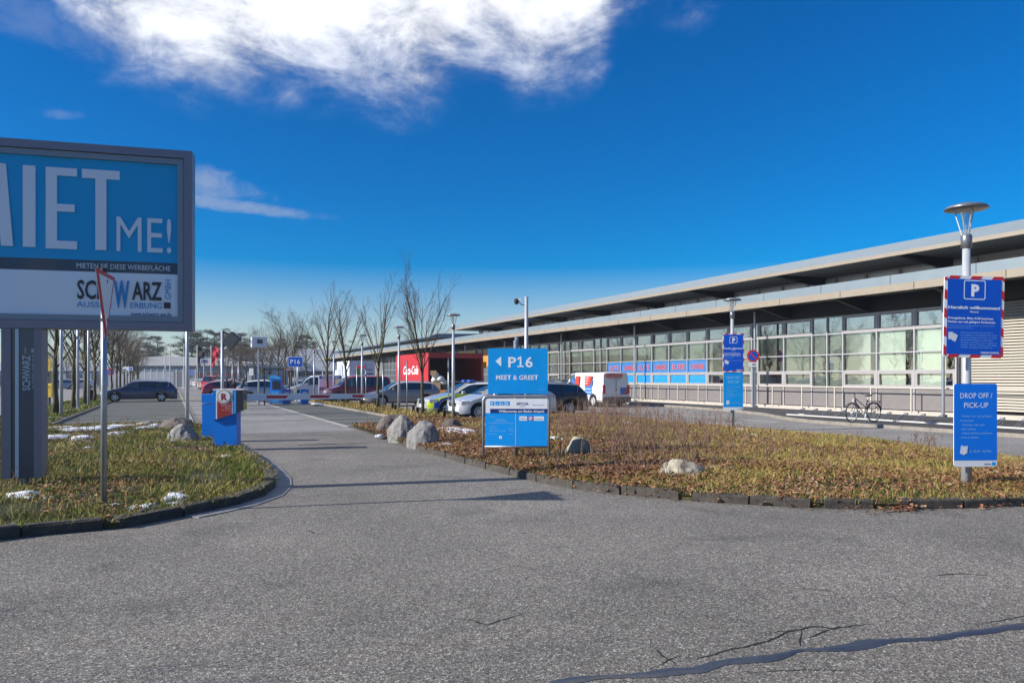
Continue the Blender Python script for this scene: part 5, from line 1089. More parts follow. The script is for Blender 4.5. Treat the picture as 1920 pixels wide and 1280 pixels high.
# small dark stop post near entrance
# ---- bike racks
rail_m = mat('rack_base_rail', (.55, .53, .50), .5, .2)
t = thing('bicycle_rack', 'row of low slanted steel cycle holders on a pale base rail along the pavement edge', 'bicycle rack', (23.9, 24.0, .115))
MB().box(-.06, -17, 0, .06, .2, .05).build('base_rail', rail_m, t); MB().box(-.08, -.8, .051, .08, -.5, .085).build('rail_joint', rail_m, t)
hm = MB().tube([(.05, -.05, .03), (.40, -.05, .22), (.52, -.03, .26), (.55, 0, .27), (.52, .03, .26), (.40, .05, .22), (.05, .05, .03)], .014, 8).tube([(.05, 0, .03), (.75, 0, .02)], .014, 6).tube([(.5, 0, .25), (.62, 0, .0)], .014, 6).box(.50, -.06, .24, .60, .06, .30, ch=.01).mesh('holder', [steel])
for k in range(24): inst('holder', hm, t, (0, -.15 - k * .70, 0))
# ================================================================ BICYCLE, PEOPLE
bk0 = Vector(G(1597, 792, .115)); bk1 = Vector(G(1641, 791, .115)); bang = math.atan2(bk1.y - bk0.y, bk1.x - bk0.x) + R(6)
t = thing('bicycle', 'black trekking bicycle with rear carrier leaning at the low cycle holders', 'bicycle', (bk0.x, bk0.y, .115), bang)
bkm = mat('bicycle_black', (.01, .01, .012), .3, coat=.6); WBs = 1.08
tyre = MB(); n_ = 36
ringp = [(.335 * math.cos(2 * math.pi * k / n_), 0, .35 + .335 * math.sin(2 * math.pi * k / n_)) for k in range(n_ + 1)]; tyre.tube(ringp, .019, 8, cap=False); tym = tyre.mesh('tyre', [black_rub], True)
rimw = MB().tube([(.312 * math.cos(2 * math.pi * k / n_), 0, .35 + .312 * math.sin(2 * math.pi * k / n_)) for k in range(n_ + 1)], .009, 6, cap=False)
for k in range(18): a = 2 * math.pi * k / 18; rimw.tube([(.02 * math.cos(a + 1), (-1) ** k * .03, .35 + .02 * math.sin(a + 1)), (.31 * math.cos(a), 0, .35 + .31 * math.sin(a))], .0022, 3)
rimw.tube([(0, -.05, .35), (0, .05, .35)], .025, 10); rimm = rimw.mesh('rim', [chrome], False)
for x in (0, WBs): w_ = inst('wheel', tym, t, (x, 0, 0), R(8) if x == 0 else 0); inst('rim', rimm, w_)
fr = MB(); BB_ = (.62, 0, .30); HT0, HT1 = (.20, 0, .70), (.165, 0, .86); SE = (.78, 0, .82)
for a, b_, r_ in ((HT0, BB_, .018), (HT1, (.70, 0, .52), .016), (BB_, SE, .016), (HT0, HT1, .02)): fr.tube([a, b_], r_, 8)
for s_ in (-1, 1): fr.tube([BB_, (WBs, s_ * .06, .35)], .010, 6); fr.tube([(.745, 0, .66), (WBs, s_ * .06, .35)], .009, 6)
fr.build('frame', bkm, t, True)
fk = MB()
for s_ in (-1, 1): fk.tube([HT0, (.19, s_ * .05, .66), (.05, s_ * .055, .42), (0, s_ * .055, .35)], .011, 6)
fk.build('fork', bkm, t, True)
MB().tube([HT1, (.15, 0, .98), (.11, 0, 1.02)], .014, 8).tube([(.24, -.30, 1.02), (.12, -.26, 1.04), (.11, 0, 1.02), (.12, .26, 1.04), (.24, .30, 1.02)], .012, 8).tube([(.24, -.30, 1.02), (.16, -.28, 1.03)], .018, 8).tube([(.24, .30, 1.02), (.16, .28, 1.03)], .018, 8).build('handlebar', bkm, t, True)
MB().tube([SE, (.80, 0, .93)], .013, 8).build('seat_post', chrome, t); MB().prism([(.66, .94), (.70, .965), (.92, .985), (.95, .96), (.92, .925), (.75, .93)], -.06, .06).build('saddle', dark, t)
MB().box(.80, -.07, .735, 1.34, .07, .755).tube([(.82, 0, .73), (WBs, .07, .38)], .008, 6).tube([(1.2, 0, .73), (WBs, -.07, .38)], .008, 6).build('carrier', bkm, t)
for x, a0, a1 in ((0, 20, 150), (WBs, 5, 165)):
    m_ = MB(); pr = None
    for k in range(15):
        a = R(a0 + (a1 - a0) * k / 14); p_ = (x + .37 * math.cos(a), .35 + .37 * math.sin(a))
        if pr: m_.quad([(pr[0], -.03, pr[1]), (pr[0], .03, pr[1]), (p_[0], .03, p_[1]), (p_[0], -.03, p_[1])])
        pr = p_
    m_.build('mudguard', bkm, t)
MB().lathe([(.0, -.05), (.09, -.05), (.09, -.045), (.0, -.045)], 20, .62, .30, axis='y').build('chainring', chrome, t); MB().tube([(.62, -.06, .30), (.56, -.07, .14), (.56, -.15, .14)], .01, 6).tube([(.62, .06, .30), (.68, .07, .46), (.68, .15, .46)], .01, 6).build('pedal_crank', chrome, t)
MB().tube([(.62, 0, .30), (.66, -.16, .02)], .01, 6).build('kickstand', chrome, t); MB().lathe([(0, -.04), (.035, -.04), (.035, 0), (0, 0)], 12, WBs + .1, .52, axis='y').build('reflector', amber, t); MB().box(.06, -.03, .76, .12, .03, .83).build('front_lamp', chrome, t); MB().lathe([(0, -.01), (.04, -.01), (0, .01)], 12, 1.36, .7, axis='y').build('rear_lamp', red_p, t)

def person(label, loc, rz, jacket, trousers, hgt=1.75, lean=0.0, arm=0.3):
    s_ = hgt / 1.75; V = []; E_ = []; Rr = []
    def v(x, y, z, r_): V.append((x * s_, (y - lean * max(0, z - .9)) * s_, (z - (.25 * lean * max(0, z - .9))) * s_)); Rr.append(r_ * s_); return len(V) - 1
    def e(a, b): E_.append((a, b))
    pel = v(0, 0, .95, .13); wa = v(0, 0, 1.12, .125); ch = v(0, 0, 1.32, .145); nk = v(0, 0, 1.48, .058); nk2 = v(0, -.01, 1.54, .055); hd = v(0, -.02, 1.64, .088); top = v(0, -.015, 1.71, .06)
    for a, b in ((pel, wa), (wa, ch), (ch, nk), (nk, nk2), (nk2, hd), (hd, top)): e(a, b)
    for sd in (-1, 1):
        hp = v(sd * .10, 0, .88, .10); kn = v(sd * .11, -.02, .50, .062); an = v(sd * .11, .02, .09, .042); to = v(sd * .12, -.14, .04, .036)
        e(pel, hp); e(hp, kn); e(kn, an); e(an, to)
        sh = v(sd * .17, 0, 1.41, .062); el_ = v(sd * .25, -.02 - arm * .1, 1.14, .045); wr_ = v(sd * .24, -.10 - arm * .5, .94 + arm * .3, .032); ha = v(sd * .235, -.14 - arm * .55, .87 + arm * .33, .036)
        e(ch, sh); e(sh, el_); e(el_, wr_); e(wr_, ha)
    me = bpy.data.meshes.new('person'); me.from_pydata(V, E_, []); o = bpy.data.objects.new('tmp_person', me); COL.objects.link(o)
    o.modifiers.new('s', 'SKIN'); sv = me.skin_vertices[0].data
    for i, r_ in enumerate(Rr): sv[i].radius = (r_, r_ * (.78 if i in (0, 1, 2) else 1)); sv[i].use_root = (i == 0)
    m2 = o.modifiers.new('u', 'SUBSURF'); m2.levels = 2
    dg = bpy.context.evaluated_depsgraph_get(); me2 = bpy.data.meshes.new_from_object(o.evaluated_get(dg)); bpy.data.objects.remove(o)
    skin = mat('skin', (.42, .24, .17), .55); hair = mat('dark_hair', (.02, .014, .01), .7); me2.materials.clear()
    for m_ in (jacket, trousers, skin, hair, dark): me2.materials.append(m_)
    for p_ in me2.polygons:
        c_ = p_.center / s_; z = c_.z; k = 0
        if abs(c_.x) < .16 and z < .93: k = 1
        if z < .09: k = 4
        if z > (1.52 - lean * .2) and abs(c_.x) < .12: k = 2 if (c_.y < -.03 - lean * .7 and z < 1.69) else 3
        if abs(c_.x) > .18 and z < .92 + arm * .32 and c_.y < -.10 - arm * .4: k = 2
        p_.material_index = k
    me2.shade_smooth(); o = bpy.data.objects.new('person', me2); COL.objects.link(o); o.location = (*loc, 0); o.rotation_euler.z = rz; return tag(o, label, 'person')
jk1 = mat('black_jacket', (.018, .016, .02), .8); jk2 = mat('dark_brown_jacket', (.045, .022, .02), .8); jk3 = mat('dark_blue_jacket', (.02, .03, .06), .8); tr_ = mat('dark_trousers', (.015, .017, .025), .85)
person('person in a black jacket, leftmost of the three behind the ticket station', P(425, 51.5), R(80), jk1, tr_, 1.76); person('person in a dark brown jacket, middle of the three behind the ticket station', P(439, 51.8), R(-60), jk2, tr_, 1.72); person('person in a dark blue jacket leaning to the open tailgate', P(452, 52.5), R(80), jk3, tr_, 1.80, .28, .5)

# ================================================================ ROCKS AND SNOW
rk_m = mat('granite', (.11, .11, .108), .9, col2=(.30, .29, .27), vs=3.2, bump=1.0, bs=14); rk_b = mat('brown_rock', (.07, .058, .05), .9, col2=(.17, .14, .12), vs=3, bump=.8, bs=14); rk_c = mat('lichen_rock', (.20, .185, .14), .9, col2=(.42, .385, .29), vs=4, bump=.8, bs=16)
def rock(label, px, py, wpx, hpx, m_, seed, D=None, gz=.1, pts=None):
    x, y = G(px, py, gz) if D is None else P(px, D); D_ = Vector((x, y)).dot(fwd); a = wpx * D_ / 1400 / 2; h = hpx * D_ / 1400
    rr_ = random.Random(seed); bm_ = bmesh.new(); bmesh.ops.create_icosphere(bm_, subdivisions=5, radius=1)
    cuts = [(Vector((rr_.uniform(-1, 1), rr_.uniform(-1, 1), rr_.uniform(-.1, 1))).normalized(), rr_.uniform(.66, .93)) for _ in range(9)]
    for v in bm_.verts:
        p_ = v.co.copy()
        for n, d in cuts:
            q = p_.dot(n)
            if q > d: p_ -= n * (q - d) * .9
        p_ += v.co * (.10 * noise.noise(p_ * 1.8 + Vector((seed, 0, 0))) + .05 * noise.noise(p_ * 5 + Vector((seed, 3, 0))) + .018 * noise.noise(p_ * 15))
        v.co = p_
    mx_ = max(v.co.z for v in bm_.verts); xm = max(abs(v.co.x) for v in bm_.verts)
    for v in bm_.verts:
        z = v.co.z / mx_; sk = 0
        if pts: sk = pts * max(0, z) * a
        v.co = Vector((v.co.x / xm * a * 1.05 + sk, v.co.y * a * .75, h * min(1, z * 1.05) ** .75 if z > 0 else z * .3))
    me = bpy.data.meshes.new('rock'); bm_.to_mesh(me); bm_.free(); me.materials.append(m_); me.shade_smooth(); me.set_sharp_from_angle(angle=R(28))
    o = bpy.data.objects.new('boulder', me); COL.objects.link(o); o.location = (x, y + a * .3, gz - .05); o.rotation_euler.z = -T; return tag(o, label, 'boulder', 'boulders on the verges')
rock('light grey angular boulder beside the ticket station', 345, 829, 64, 38, rk_m, 3, pts=-.12)
rock('wide brown boulder behind the light one, at the foot of the lamp pole', 330, 806, 84, 26, rk_b, 8)
rock('low pale flat boulder left of the brown one at the paving edge', 270, 801, 50, 14, rk_c, 12)
rock('long low dark stone at the near end of the left bays', 178, 804, 62, 10, rk_b, 14)
rock('brown sloping boulder, leftmost of the cluster by the right bays', 738, 808, 62, 34, rk_b, 21)
rock('pale ridged boulder in the middle of the cluster', 757, 822, 62, 48, rk_m, 25, pts=.1)
rock('smooth blue grey boulder at the front of the cluster', 797, 833, 62, 48, rk_m, 31)
rock('brown boulder at the foot of the lamp right of the cluster', 850, 806, 46, 24, rk_b, 34)
rock('pale lichen covered boulder in leaves right of the welcome board', 1089, 856, 58, 42, rk_c, 66, pts=.08)
rock('long grey low boulder in the dry grass near the middle lamp', 1292, 896, 92, 40, rk_c, 47, pts=-.2)
rock('small grey stone right of the long low boulder', 1357, 884, 36, 18, rk_c, 52)
rock('small dark stone far back in the brown weeds', 1212, 824, 22, 9, rk_b, 55)
rock('flat pale stone sunk in the grass below the welcome board', 1046, 876, 26, 6, rk_m, 57)
sn = MB()
def sn_patch(px, py, wp, hp, seed, z=.10):
    x, y = G(px, py, z); D_ = Vector((x, y)).dot(fwd); a = wp * D_ / 1400 / 2; b_ = max(.05, hp * D_ * D_ / 2380 / 2); base = len(sn.v); nr, na = 5, 22
    zf_ = zr if x > 1.5 else zl
    for i in range(nr + 1):
        for k in range(na):
            th = 2 * math.pi * k / na; r_ = i / nr * (1 + .6 * noise.noise(Vector((math.cos(th) * 1.3, math.sin(th) * 1.3, seed))) + .45 * noise.noise(Vector((math.cos(th) * 3, math.sin(th) * 3, seed))))
            u, v_ = r_ * a * math.cos(th), r_ * b_ * math.sin(th); X, Y = x + rgt.x * u + fwd.x * v_, y + rgt.y * u + fwd.y * v_
            hh_ = min(.05, .25 * a, .4 * b_) * (1 - (i / nr) ** 2) * (1 + .5 * noise.noise(Vector((X * 3, Y * 3, seed)))) - (.03 if i == nr else 0); sn.v.append((X, Y, max(.02, zf_(X, Y)) + .012 + hh_))
    for i in range(nr):
        for k in range(na): a0, a1 = base + i * na + k, base + i * na + (k + 1) % na; sn.f.append((a0, a1, a1 + na, a0 + na)); sn.m.append(0)
sp_ = [(42, 939, 68, 7), (22, 983, 18, 5), (332, 936, 42, 12), (313, 940, 26, 6), (278, 951, 26, 6), (252, 953, 22, 6), (290, 948, 14, 3), (215, 951, 20, 5), (112, 806, 56, 9), (160, 810, 70, 9), (208, 805, 50, 14), (98, 826, 46, 7), (155, 826, 40, 7), (222, 818, 30, 6), (168, 846, 22, 3), (270, 806, 40, 4), (290, 802, 30, 4), (348, 828, 16, 5), (324, 832, 10, 3), (330, 945, 20, 5), (425, 857, 26, 4), (407, 935, 16, 4), (855, 811, 66, 12), (880, 813, 44, 7), (828, 808, 24, 6), (836, 836, 30, 4), (740, 818, 18, 4), (712, 815, 12, 3), (1038, 826, 22, 5), (1028, 812, 14, 5), (1072, 800, 10, 4), (1045, 825, 14, 3), (985, 876, 9, 4), (1008, 880, 7, 4), (1090, 869, 10, 4), (1048, 889, 14, 3), (1386, 809, 22, 4), (1412, 819, 14, 4), (1396, 838, 10, 5), (1430, 833, 10, 3), (1332, 895, 12, 3), (1374, 887, 8, 3), (1176, 795, 10, 3), (1212, 790, 8, 3), (100, 784, 14, 4), (140, 770, 12, 2), (1262, 818, 5, 3), (595, 757, 16, 2), (560, 752, 10, 2)]
rp_ = random.Random(5)
for i, (a, b_, c_, d_) in enumerate(sp_):
    sn_patch(a, b_, c_, d_, i * 3.7)
    for k in range(3): sn_patch(a + rp_.uniform(-.8, .8) * c_, b_ + rp_.uniform(-.7, .9) * d_, c_ * rp_.uniform(.08, .25), d_ * .3, i * 3.7 + k + 1)
o = sn.build('snow_remains', snow_m, None, True); tag(o, 'melting patches of old snow lying on the verges', kind='stuff')

# ================================================================ TREES
bark = mat('bark', (.045, .038, .018), .95, col2=(.095, .085, .035), vs=6, bump=.9, bs=30); twig_m = mat('twig', (.085, .055, .045), .9, var=.2)
def bare_tree_mesh(seed, H_, tr, spread, bole, upright=1.0, nl=4, twigs=6, dense=1.0):
    rr_ = random.Random(seed); tk = MB(); cr = MB(); cnt = [0]
    def grow(p_, d, L_, r_, lev):
        n_ = 5 if lev < 2 else 3; pts = [p_]; rad = [r_]; q = p_.copy(); dd = d.copy()
        for k in range(n_):
            dd = (dd + Vector((rr_.uniform(-1, 1), rr_.uniform(-1, 1), rr_.uniform(-.3, .8) * upright)) * (.10 if lev < 2 else .16)).normalized(); q = q + dd * L_ / n_; pts.append(q.copy()); rad.append(r_ * (1 - .62 * (k + 1) / n_))
        sides = (7, 5, 4, 3, 3)[lev]; (tk if lev == 0 else cr).tube(pts, rad, sides, 0 if lev < 2 else 1, cap=False)
        if lev >= nl: return
        nb = int((0, 7, 6, twigs, 4)[lev + 1] * dense) if lev + 1 < 5 else 0
        for b_ in range(nb):
            f = (.25 + .75 * (b_ + rr_.random()) / nb); i = min(n_ - 1, int(f * n_)); pp = pts[i].lerp(pts[i + 1], f * n_ - i); ax_ = (pts[i + 1] - pts[i]).normalized()
            side = ax_.orthogonal().normalized(); side.rotate(Matrix.Rotation(rr_.uniform(0, 6.283), 3, ax_)); an = rr_.uniform(.40, .85) * spread; nd_ = (ax_ * math.cos(an) + side * math.sin(an)).normalized(); nd_.z = max(nd_.z, -.05)
            grow(pp, nd_, L_ * rr_.uniform(.38, .62) * (1.15 - .4 * f), max(.0035, r_ * .46 * (1 - .45 * f)), lev + 1)
    # bole
    bp_ = [Vector((rr_.uniform(-.03, .03), rr_.uniform(-.03, .03), bole * k / 4)) for k in range(5)]; tk.tube(bp_, [tr * (1.35 if k == 0 else 1 - .04 * k) for k in range(5)], 10)
    top_ = bp_[-1]; grow(top_, Vector((rr_.uniform(-.08, .08), rr_.uniform(-.08, .08), 1)).normalized(), H_ - bole, tr * .72, 0)
    for b_ in range(7):
        a = b_ * 2.4 + rr_.random(); an = rr_.uniform(.42, .8) * spread; d = Vector((math.cos(a) * math.sin(an), math.sin(a) * math.sin(an), math.cos(an))); z_ = bole * rr_.uniform(.85, 1.0) + b_ * .16
        grow(Vector((0, 0, z_)), d, (H_ - bole) * rr_.uniform(.55, .85), tr * rr_.uniform(.30, .44), 1)
    return tk.mesh('trunk', [bark], True), cr.mesh('crown', [bark, twig_m], False)
TM = {'fork': bare_tree_mesh(11, 5.3, .10, .78, 1.7, dense=1.1), 'slim': bare_tree_mesh(5, 5.3, .075, .5, 1.8, dense=.7), 'slim2': bare_tree_mesh(23, 5.8, .085, .55, 2.0, dense=.8), 'wide': bare_tree_mesh(31, 6.4, .10, .7, 2.1, dense=.9), 'dense': bare_tree_mesh(44, 7.0, .115, .95, 2.3, dense=1.15)}
def tree(kind, xy, label, z=.1, s_=1, rz=0, group='bare trees along the parking rows'):
    t = thing('bare_tree', label, 'tree', (xy[0], xy[1], z), rz, group); t.scale = (s_, s_, s_); inst('trunk', TM[kind][0], t); inst('crown', TM[kind][1], t); return t
tree('fork', P(792, 31.5), 'tall forked bare tree right behind the boulder cluster', rz=.4, s_=.96).scale = (.72, .72, .96)
tree('slim', (9.6, YX(709, 9.6)), 'slim upright bare tree in front of the grey estate nose', rz=1, s_=1.03)
tree('slim2', (9.6, YX(649, 9.6)), 'bare tree in front of the cherry red van', s_=1.0)
tree('wide', (9.6, YX(613, 9.6)), 'broad bare tree between the two vans', rz=2, s_=1.02)
tree('slim2', P(546, 64), 'bare tree behind the P16 parking sign', rz=3, s_=1.08)
tree('dense', P(521, 74), 'bushy bare tree behind the ticket machine', rz=1, s_=.95)
for i, (px, D, k) in enumerate(((505, 82, 'wide'), (534, 84, 'dense'), (492, 92, 'dense'), (478, 100, 'wide'), (462, 96, 'dense'), (450, 110, 'wide'), (438, 118, 'dense'), (427, 124, 'dense'), (412, 132, 'wide'), (574, 92, 'dense'))):
    tree(k, P(px, D), 'reddish bare tree in the distant thicket beyond the ticket machine', rz=i, s_=.9 + .1 * (i % 2), group='distant bare trees beyond the ticket machine')
lab = ['first (nearest)', 'second', 'third', 'fourth']
for i, px in enumerate((104, 138, 160, 178)): tree(('dense', 'wide', 'dense', 'wide')[i], (-4.7, YX(px, -4.7)), lab[i] + ' mossy trunked bare tree of the row under the billboard', rz=i * 1.7, s_=1.0)
for i in range(11): tree(('dense', 'wide')[i % 2], (-4.8 + .3 * (i % 3), 62 + i * 5.6), 'reddish bare tree in the far part of the left row', rz=i * 2.1, s_=1.0 - .02 * i, group='far trees of the left row')
for i in range(9): tree(('dense', 'wide')[i % 2], P(40 + i * 17, 88 + (i * 29) % 40), 'bare tree beyond the side road at the left', rz=i * 1.1, s_=.85, group='bare trees beyond the side road')
for i, (x, y) in enumerate(((-14, 16), (-15, 26), (-16, 36), (-17, 8))): tree(('wide', 'dense')[i % 2], (x, y), 'bare roadside tree off to the left, reflected in the terminal glazing', rz=i, group='roadside trees off to the left')
# pines
leaf_p = mat('pine_needles', (.020, .034, .018), .8, col2=(.045, .065, .03), vs=.8)
def pine_mesh(seed, H_):
    rr_ = random.Random(seed); tk = MB().tube([(0, 0, 0), (rr_.uniform(-.3, .3), 0, H_ * .55), (rr_.uniform(-.6, .6), 0, H_ * .95)], [.28, .2, .06], 8); cr = MB()
    for k in range(34):
        z = H_ * rr_.uniform(.38, 1.0); sp__ = (H_ * .26) * (1.15 - abs(z / H_ - .68) * 1.5); a = rr_.uniform(0, 6.28); rad_ = rr_.uniform(.2, 1) * sp__; cx, cy = rad_ * math.cos(a), rad_ * math.sin(a)
        tk.tube([(0, 0, z - rad_ * .4), (cx * .6, cy * .6, z - .3), (cx, cy, z)], [.07, .05, .02], 4)
        s1 = rr_.uniform(.9, 1.7) * H_ / 16
        for q in range(210):
            th, ph = rr_.uniform(0, 6.28), math.acos(rr_.uniform(-1, 1)); r_ = rr_.random() ** .45; p_ = Vector((cx + s1 * 1.25 * r_ * math.sin(ph) * math.cos(th), cy + s1 * 1.25 * r_ * math.sin(ph) * math.sin(th), z + s1 * .42 * r_ * math.cos(ph)))
            d1 = Vector((rr_.gauss(0, 1), rr_.gauss(0, 1), rr_.gauss(0, .7))) * .16; d2 = Vector((rr_.gauss(0, 1), rr_.gauss(0, 1), rr_.gauss(0, .7))) * .10; cr.quad([p_, p_ + d1, p_ + d2])
    return tk.mesh('trunk', [bark]), cr.mesh('crown', [leaf_p])
PM = [pine_mesh(s_, 14) for s_ in (2, 9, 17)]
pines = [(278, 190, .82), (296, 184, .86), (287, 200, .7), (346, 200, 1.0), (360, 185, .92), (374, 190, .98), (388, 200, 1.0), (402, 185, .95), (418, 205, 1.0), (436, 190, .98), (452, 180, .9), (470, 210, .9), (520, 190, .8), (566, 190, .9), (575, 200, .82), (664, 230, .9), (496, 200, .8)]
for i, (px, D, s_) in enumerate(pines):
    t = thing('pine_tree', 'hazy dark pine on the far skyline, ' + ('one of the pair left of the flagpoles' if px < 300 else 'standing in the group beyond the grey hall' if px < 480 else 'peeking over the terminal roofs'), 'tree', (*P(px, D), 0), i * 1.3, ('pair of pines left of the flags', 'pine group beyond the hall', 'pines over the terminal roofs')[0 if px < 300 else 1 if px < 480 else 2])
    t.scale = (s_ * 1.0, s_, s_ * 1.02); inst('trunk', PM[i % 3][0], t); inst('crown', PM[i % 3][1], t)

# ================================================================ FAR BACKDROP
hall = mat('far_hall_grey', (.30, .33, .38), .7, var=.05, vs=.3); hroof = mat('far_hall_roof', (.50, .50, .49), .6, var=.05, vs=.3); dkw = mat('far_window_band', (.05, .055, .075), .3); wine = mat('far_wine_band', (.12, .02, .04), .5)
def far_box(t, x0, x1, y0, y1, z0, z1, m_, name): return MB().box(x0, y0, z0, x1, y1, z1).build(name, m_, t)
t = thing('far_hall', 'low grey hall with pale shallow roof and dark window band behind the navy car', 'building', (*P(335, 150), 0), -T)
q_ = 150 / 1400
far_box(t, (205 - 335) * q_, (470 - 335) * q_, 0, 25, 0, 4.1, hall, 'wall'); MB().prism([(-13.9, 4.11), (-13.5, 5.4), (-2, 6.1), (13.5, 4.7), (14.4, 4.11)], -.6, 26).build('roof', hroof, t)
far_box(t, 1.5, 13, -.08, -.01, 1.7, 2.9, dkw, 'window_band'); far_box(t, 4, 12.4, -.14, -.09, 2.1, 2.6, wine, 'wine_stripe'); far_box(t, -1, 1.2, -.1, -.01, 0, 2.9, dkw, 'doorway')
for k in range(9): far_box(t, 1.7 + k * 1.28, 1.8 + k * 1.28, -.17, -.15, 1.7, 2.9, hall, 'window_bar')
board(t, 'blue_sign', 1.5, 2.2, 3.2, 3.3, sgn_d, -.3, .05, .1)
for k in range(4): MB().lathe([(0, 0), (.9, .05), (.7, .5), (0, .7)], 10).build('roof_dome', hroof, t, loc=(-8 + k * 5.2, 6, 5.2 + (.5 if k in (1, 2) else 0)))
t = thing('arched_hall', 'large pale hazy hall with curved roof beyond the bare trees', 'building', (*P(520, 185), 0), -T)
q_ = 185 / 1400; arcp = [((a - 520) * q_, CH + (708 - b_) * q_) for a, b_ in ((430, 690), (432, 676), (450, 667), (490, 659), (540, 654), (590, 654), (620, 656), (660, 660))]
MB().prism([((430 - 520) * q_, 0)] + arcp + [((660 - 520) * q_, 0)], 0, 12).build('hall_shell', mat('pale_hall', (.46, .49, .53), .6), t); far_box(t, -11, 18, -.2, -.02, 2.2, 3.4, dkw, 'window_band')
t = thing('left_warehouse', 'long pale blue warehouse beyond the left tree row', 'building', (*P(100, 175), 0), -T); far_box(t, -30, 17, 0, 20, 0, 3.3, mat('warehouse_blue', (.16, .24, .36), .6), 'wall'); far_box(t, -30.3, 17.3, -.3, 20.3, 3.31, 5.3, mat('warehouse_pale', (.50, .53, .57), .6), 'roof_band')
for k in range(7): far_box(t, -27 + k * 6, -23.5 + k * 6, -.1, -.01, .1, 2.6, dkw, 'gate_door')
far_ground = None
# fence with white posts
t = thing('wire_fence', 'pale open wire fence with white posts in front of the far hall', 'fence', (*P(245, 112), 0), -T); q_ = 112 / 1400
wf = mat('fence_white', (.60, .62, .62), .6)
for k in range(15): MB().box(-.05, -.05, 0, .05, .05, 3.0).build('fence_post', wf, t, loc=((200 - 245) * q_ + k * .95, 0, 0))
wm = MB()
for k in range(8): wm.box((200 - 245) * q_, -.01, .3 + k * .36, (200 - 245) * q_ + 13.3, .01, .32 + k * .36)
for k in range(90): wm.box((200 - 245) * q_ + k * .148, -.008, .1, (200 - 245) * q_ + k * .148 + .02, .008, 2.95)
o = wm.build('wire_mesh', wf, t); o['kind'] = 'stuff'
for px, D, topy, lab in ((310, 118, 643, 'bare white flagpole in front of the grey hall, left of the lamp pole'), (319 + 0, 122, 648, 'thin bare flagpole in front of the far fence'), (345, 118, 645, 'white flagpole just left of the lamp pole')):
    x, y = P(px, D); t = thing('flagpole', lab, 'flagpole', (x, y, 0)); MB().tube([(0, 0, 0), (0, 0, sz_(topy, D))], [.09, .05], 8).build('pole', wf, t); MB().lathe([(0, 0), (.08, .05), (0, .12)], 8).build('finial', wf, t, loc=(0, 0, sz_(topy, D)))
for px, m_, lab in ((370, mat('flag_black', (.012, .012, .016), .7), 'limp black flag on a white pole'), (396, mat('flag_red', (.55, .02, .05), .7), 'bright red flag on a white pole')):
    D = 112; x, y = P(px, D); t = thing('flag', lab + ' by the far hall', 'flag', (x, y, 0), -T); zt_ = sz_(647, D); MB().tube([(0, 0, 0), (0, 0, zt_)], .075, 8).build('pole', wf, t)
    f = MB()
    for k in range(12):
        z0, z1 = zt_ - .2 - k * .26, zt_ - .2 - (k + 1) * .26; w0, w1 = [.15 + .95 * max(0, math.sin(math.pi * min(1, (zt_ - z) / 3.4) ** .6)) for z in (z0, z1)]
        f.quad([(.08, 0, z0), (.08 + w0 * .6, .12 * math.sin(k), z0), (.08 + w1 * .6, .12 * math.sin(k + 1), z1), (.08, 0, z1)]); f.quad([(.08 + w0 * .6, .12 * math.sin(k), z0), (.08 + w0, -.1 * math.sin(k), z0), (.08 + w1, -.1 * math.sin(k + 1), z1), (.08 + w1 * .6, .12 * math.sin(k + 1), z1)])
    f.build('flag_cloth', m_, t)
def small_sign(px, py, D, w_, h_, m_, lab, name='small_sign', rnd_=False, sym=None):
    x, y = P(px, D); t = thing(name, lab, 'sign', (x, y, 0), -T); zc = sz_(py, D); MB().tube([(0, .05, 0), (0, .05, zc + h_ / 2)], .035, 8).build('pole', steel, t)
    if rnd_: MB().lathe([(0, -.01), (w_ / 2, -.01), (w_ / 2, .01)], 20, 0, zc, axis='y').build('red_ring', red_p, t); MB().lathe([(0, -.016), (w_ * .36, -.016), (w_ * .36, -.011)], 20, 0, zc, axis='y').build('blue_disc', sgn_d, t); MB().prism([(-.2, .16), (-.16, .2), (.2, -.16), (.16, -.2)], -.022, -.018).build('slash', red_p, t, loc=(0, 0, zc))
    else: board(t, 'plate', -w_ / 2, zc - h_ / 2, w_ / 2, zc + h_ / 2, m_, 0, .03, .03)
    return t, zc
yel = mat('post_yellow', (.62, .42, .02), .5)
t, zc = small_sign(86, 684, 34, .42, .56, yel, 'yellow post office sign with black horn peeking beside the pillar', 'post_sign'); MB().box(-.1, -.012, zc + .06, .08, -.001, zc + .14).lathe([(0, -.012), (.06, -.012), (.06, -.001)], 10, .02, zc + .06, axis='y').build('horn_symbol', dark, t); text('Post', 0, zc - .16, .09, t, dark, y=-.004, align='C')
small_sign(207, 697, 62, .62, .62, red_p, 'round no stopping sign beyond the nose of the navy car', 'no_stopping_sign', True)
t, zc = small_sign(237, 691, 74, 1.25, .40, sgn_w, 'white parking direction board with blue P above the navy car', 'parking_direction_board'); board(t, 'blue_field', .25, zc - .15, .55, zc + .15, sgn_d, -.01, .009, .02); text('P', .40, zc - .1, .2, t, txt_w, y=-.012, align='C'); MB().box(-.5, -.01, zc - .15, .0, -.001, zc - .03).build('text_bar', dark, t)
t, zc = small_sign(471, 697, 66, .36, .62, sgn_w, 'small white notice sign right of the three people', 'notice_sign'); text('i', 0, zc - .12, .25, t, dark, y=-.004, align='C')
small_sign(676, 688, 60, .7, .22, red_p, 'small red sign over the cherry red van', 'red_shop_sign')
small_sign(684 + 222, 684, 64, .55, .55, yel, 'round yellow sign at the left edge of the P16 sign', 'yellow_sign')
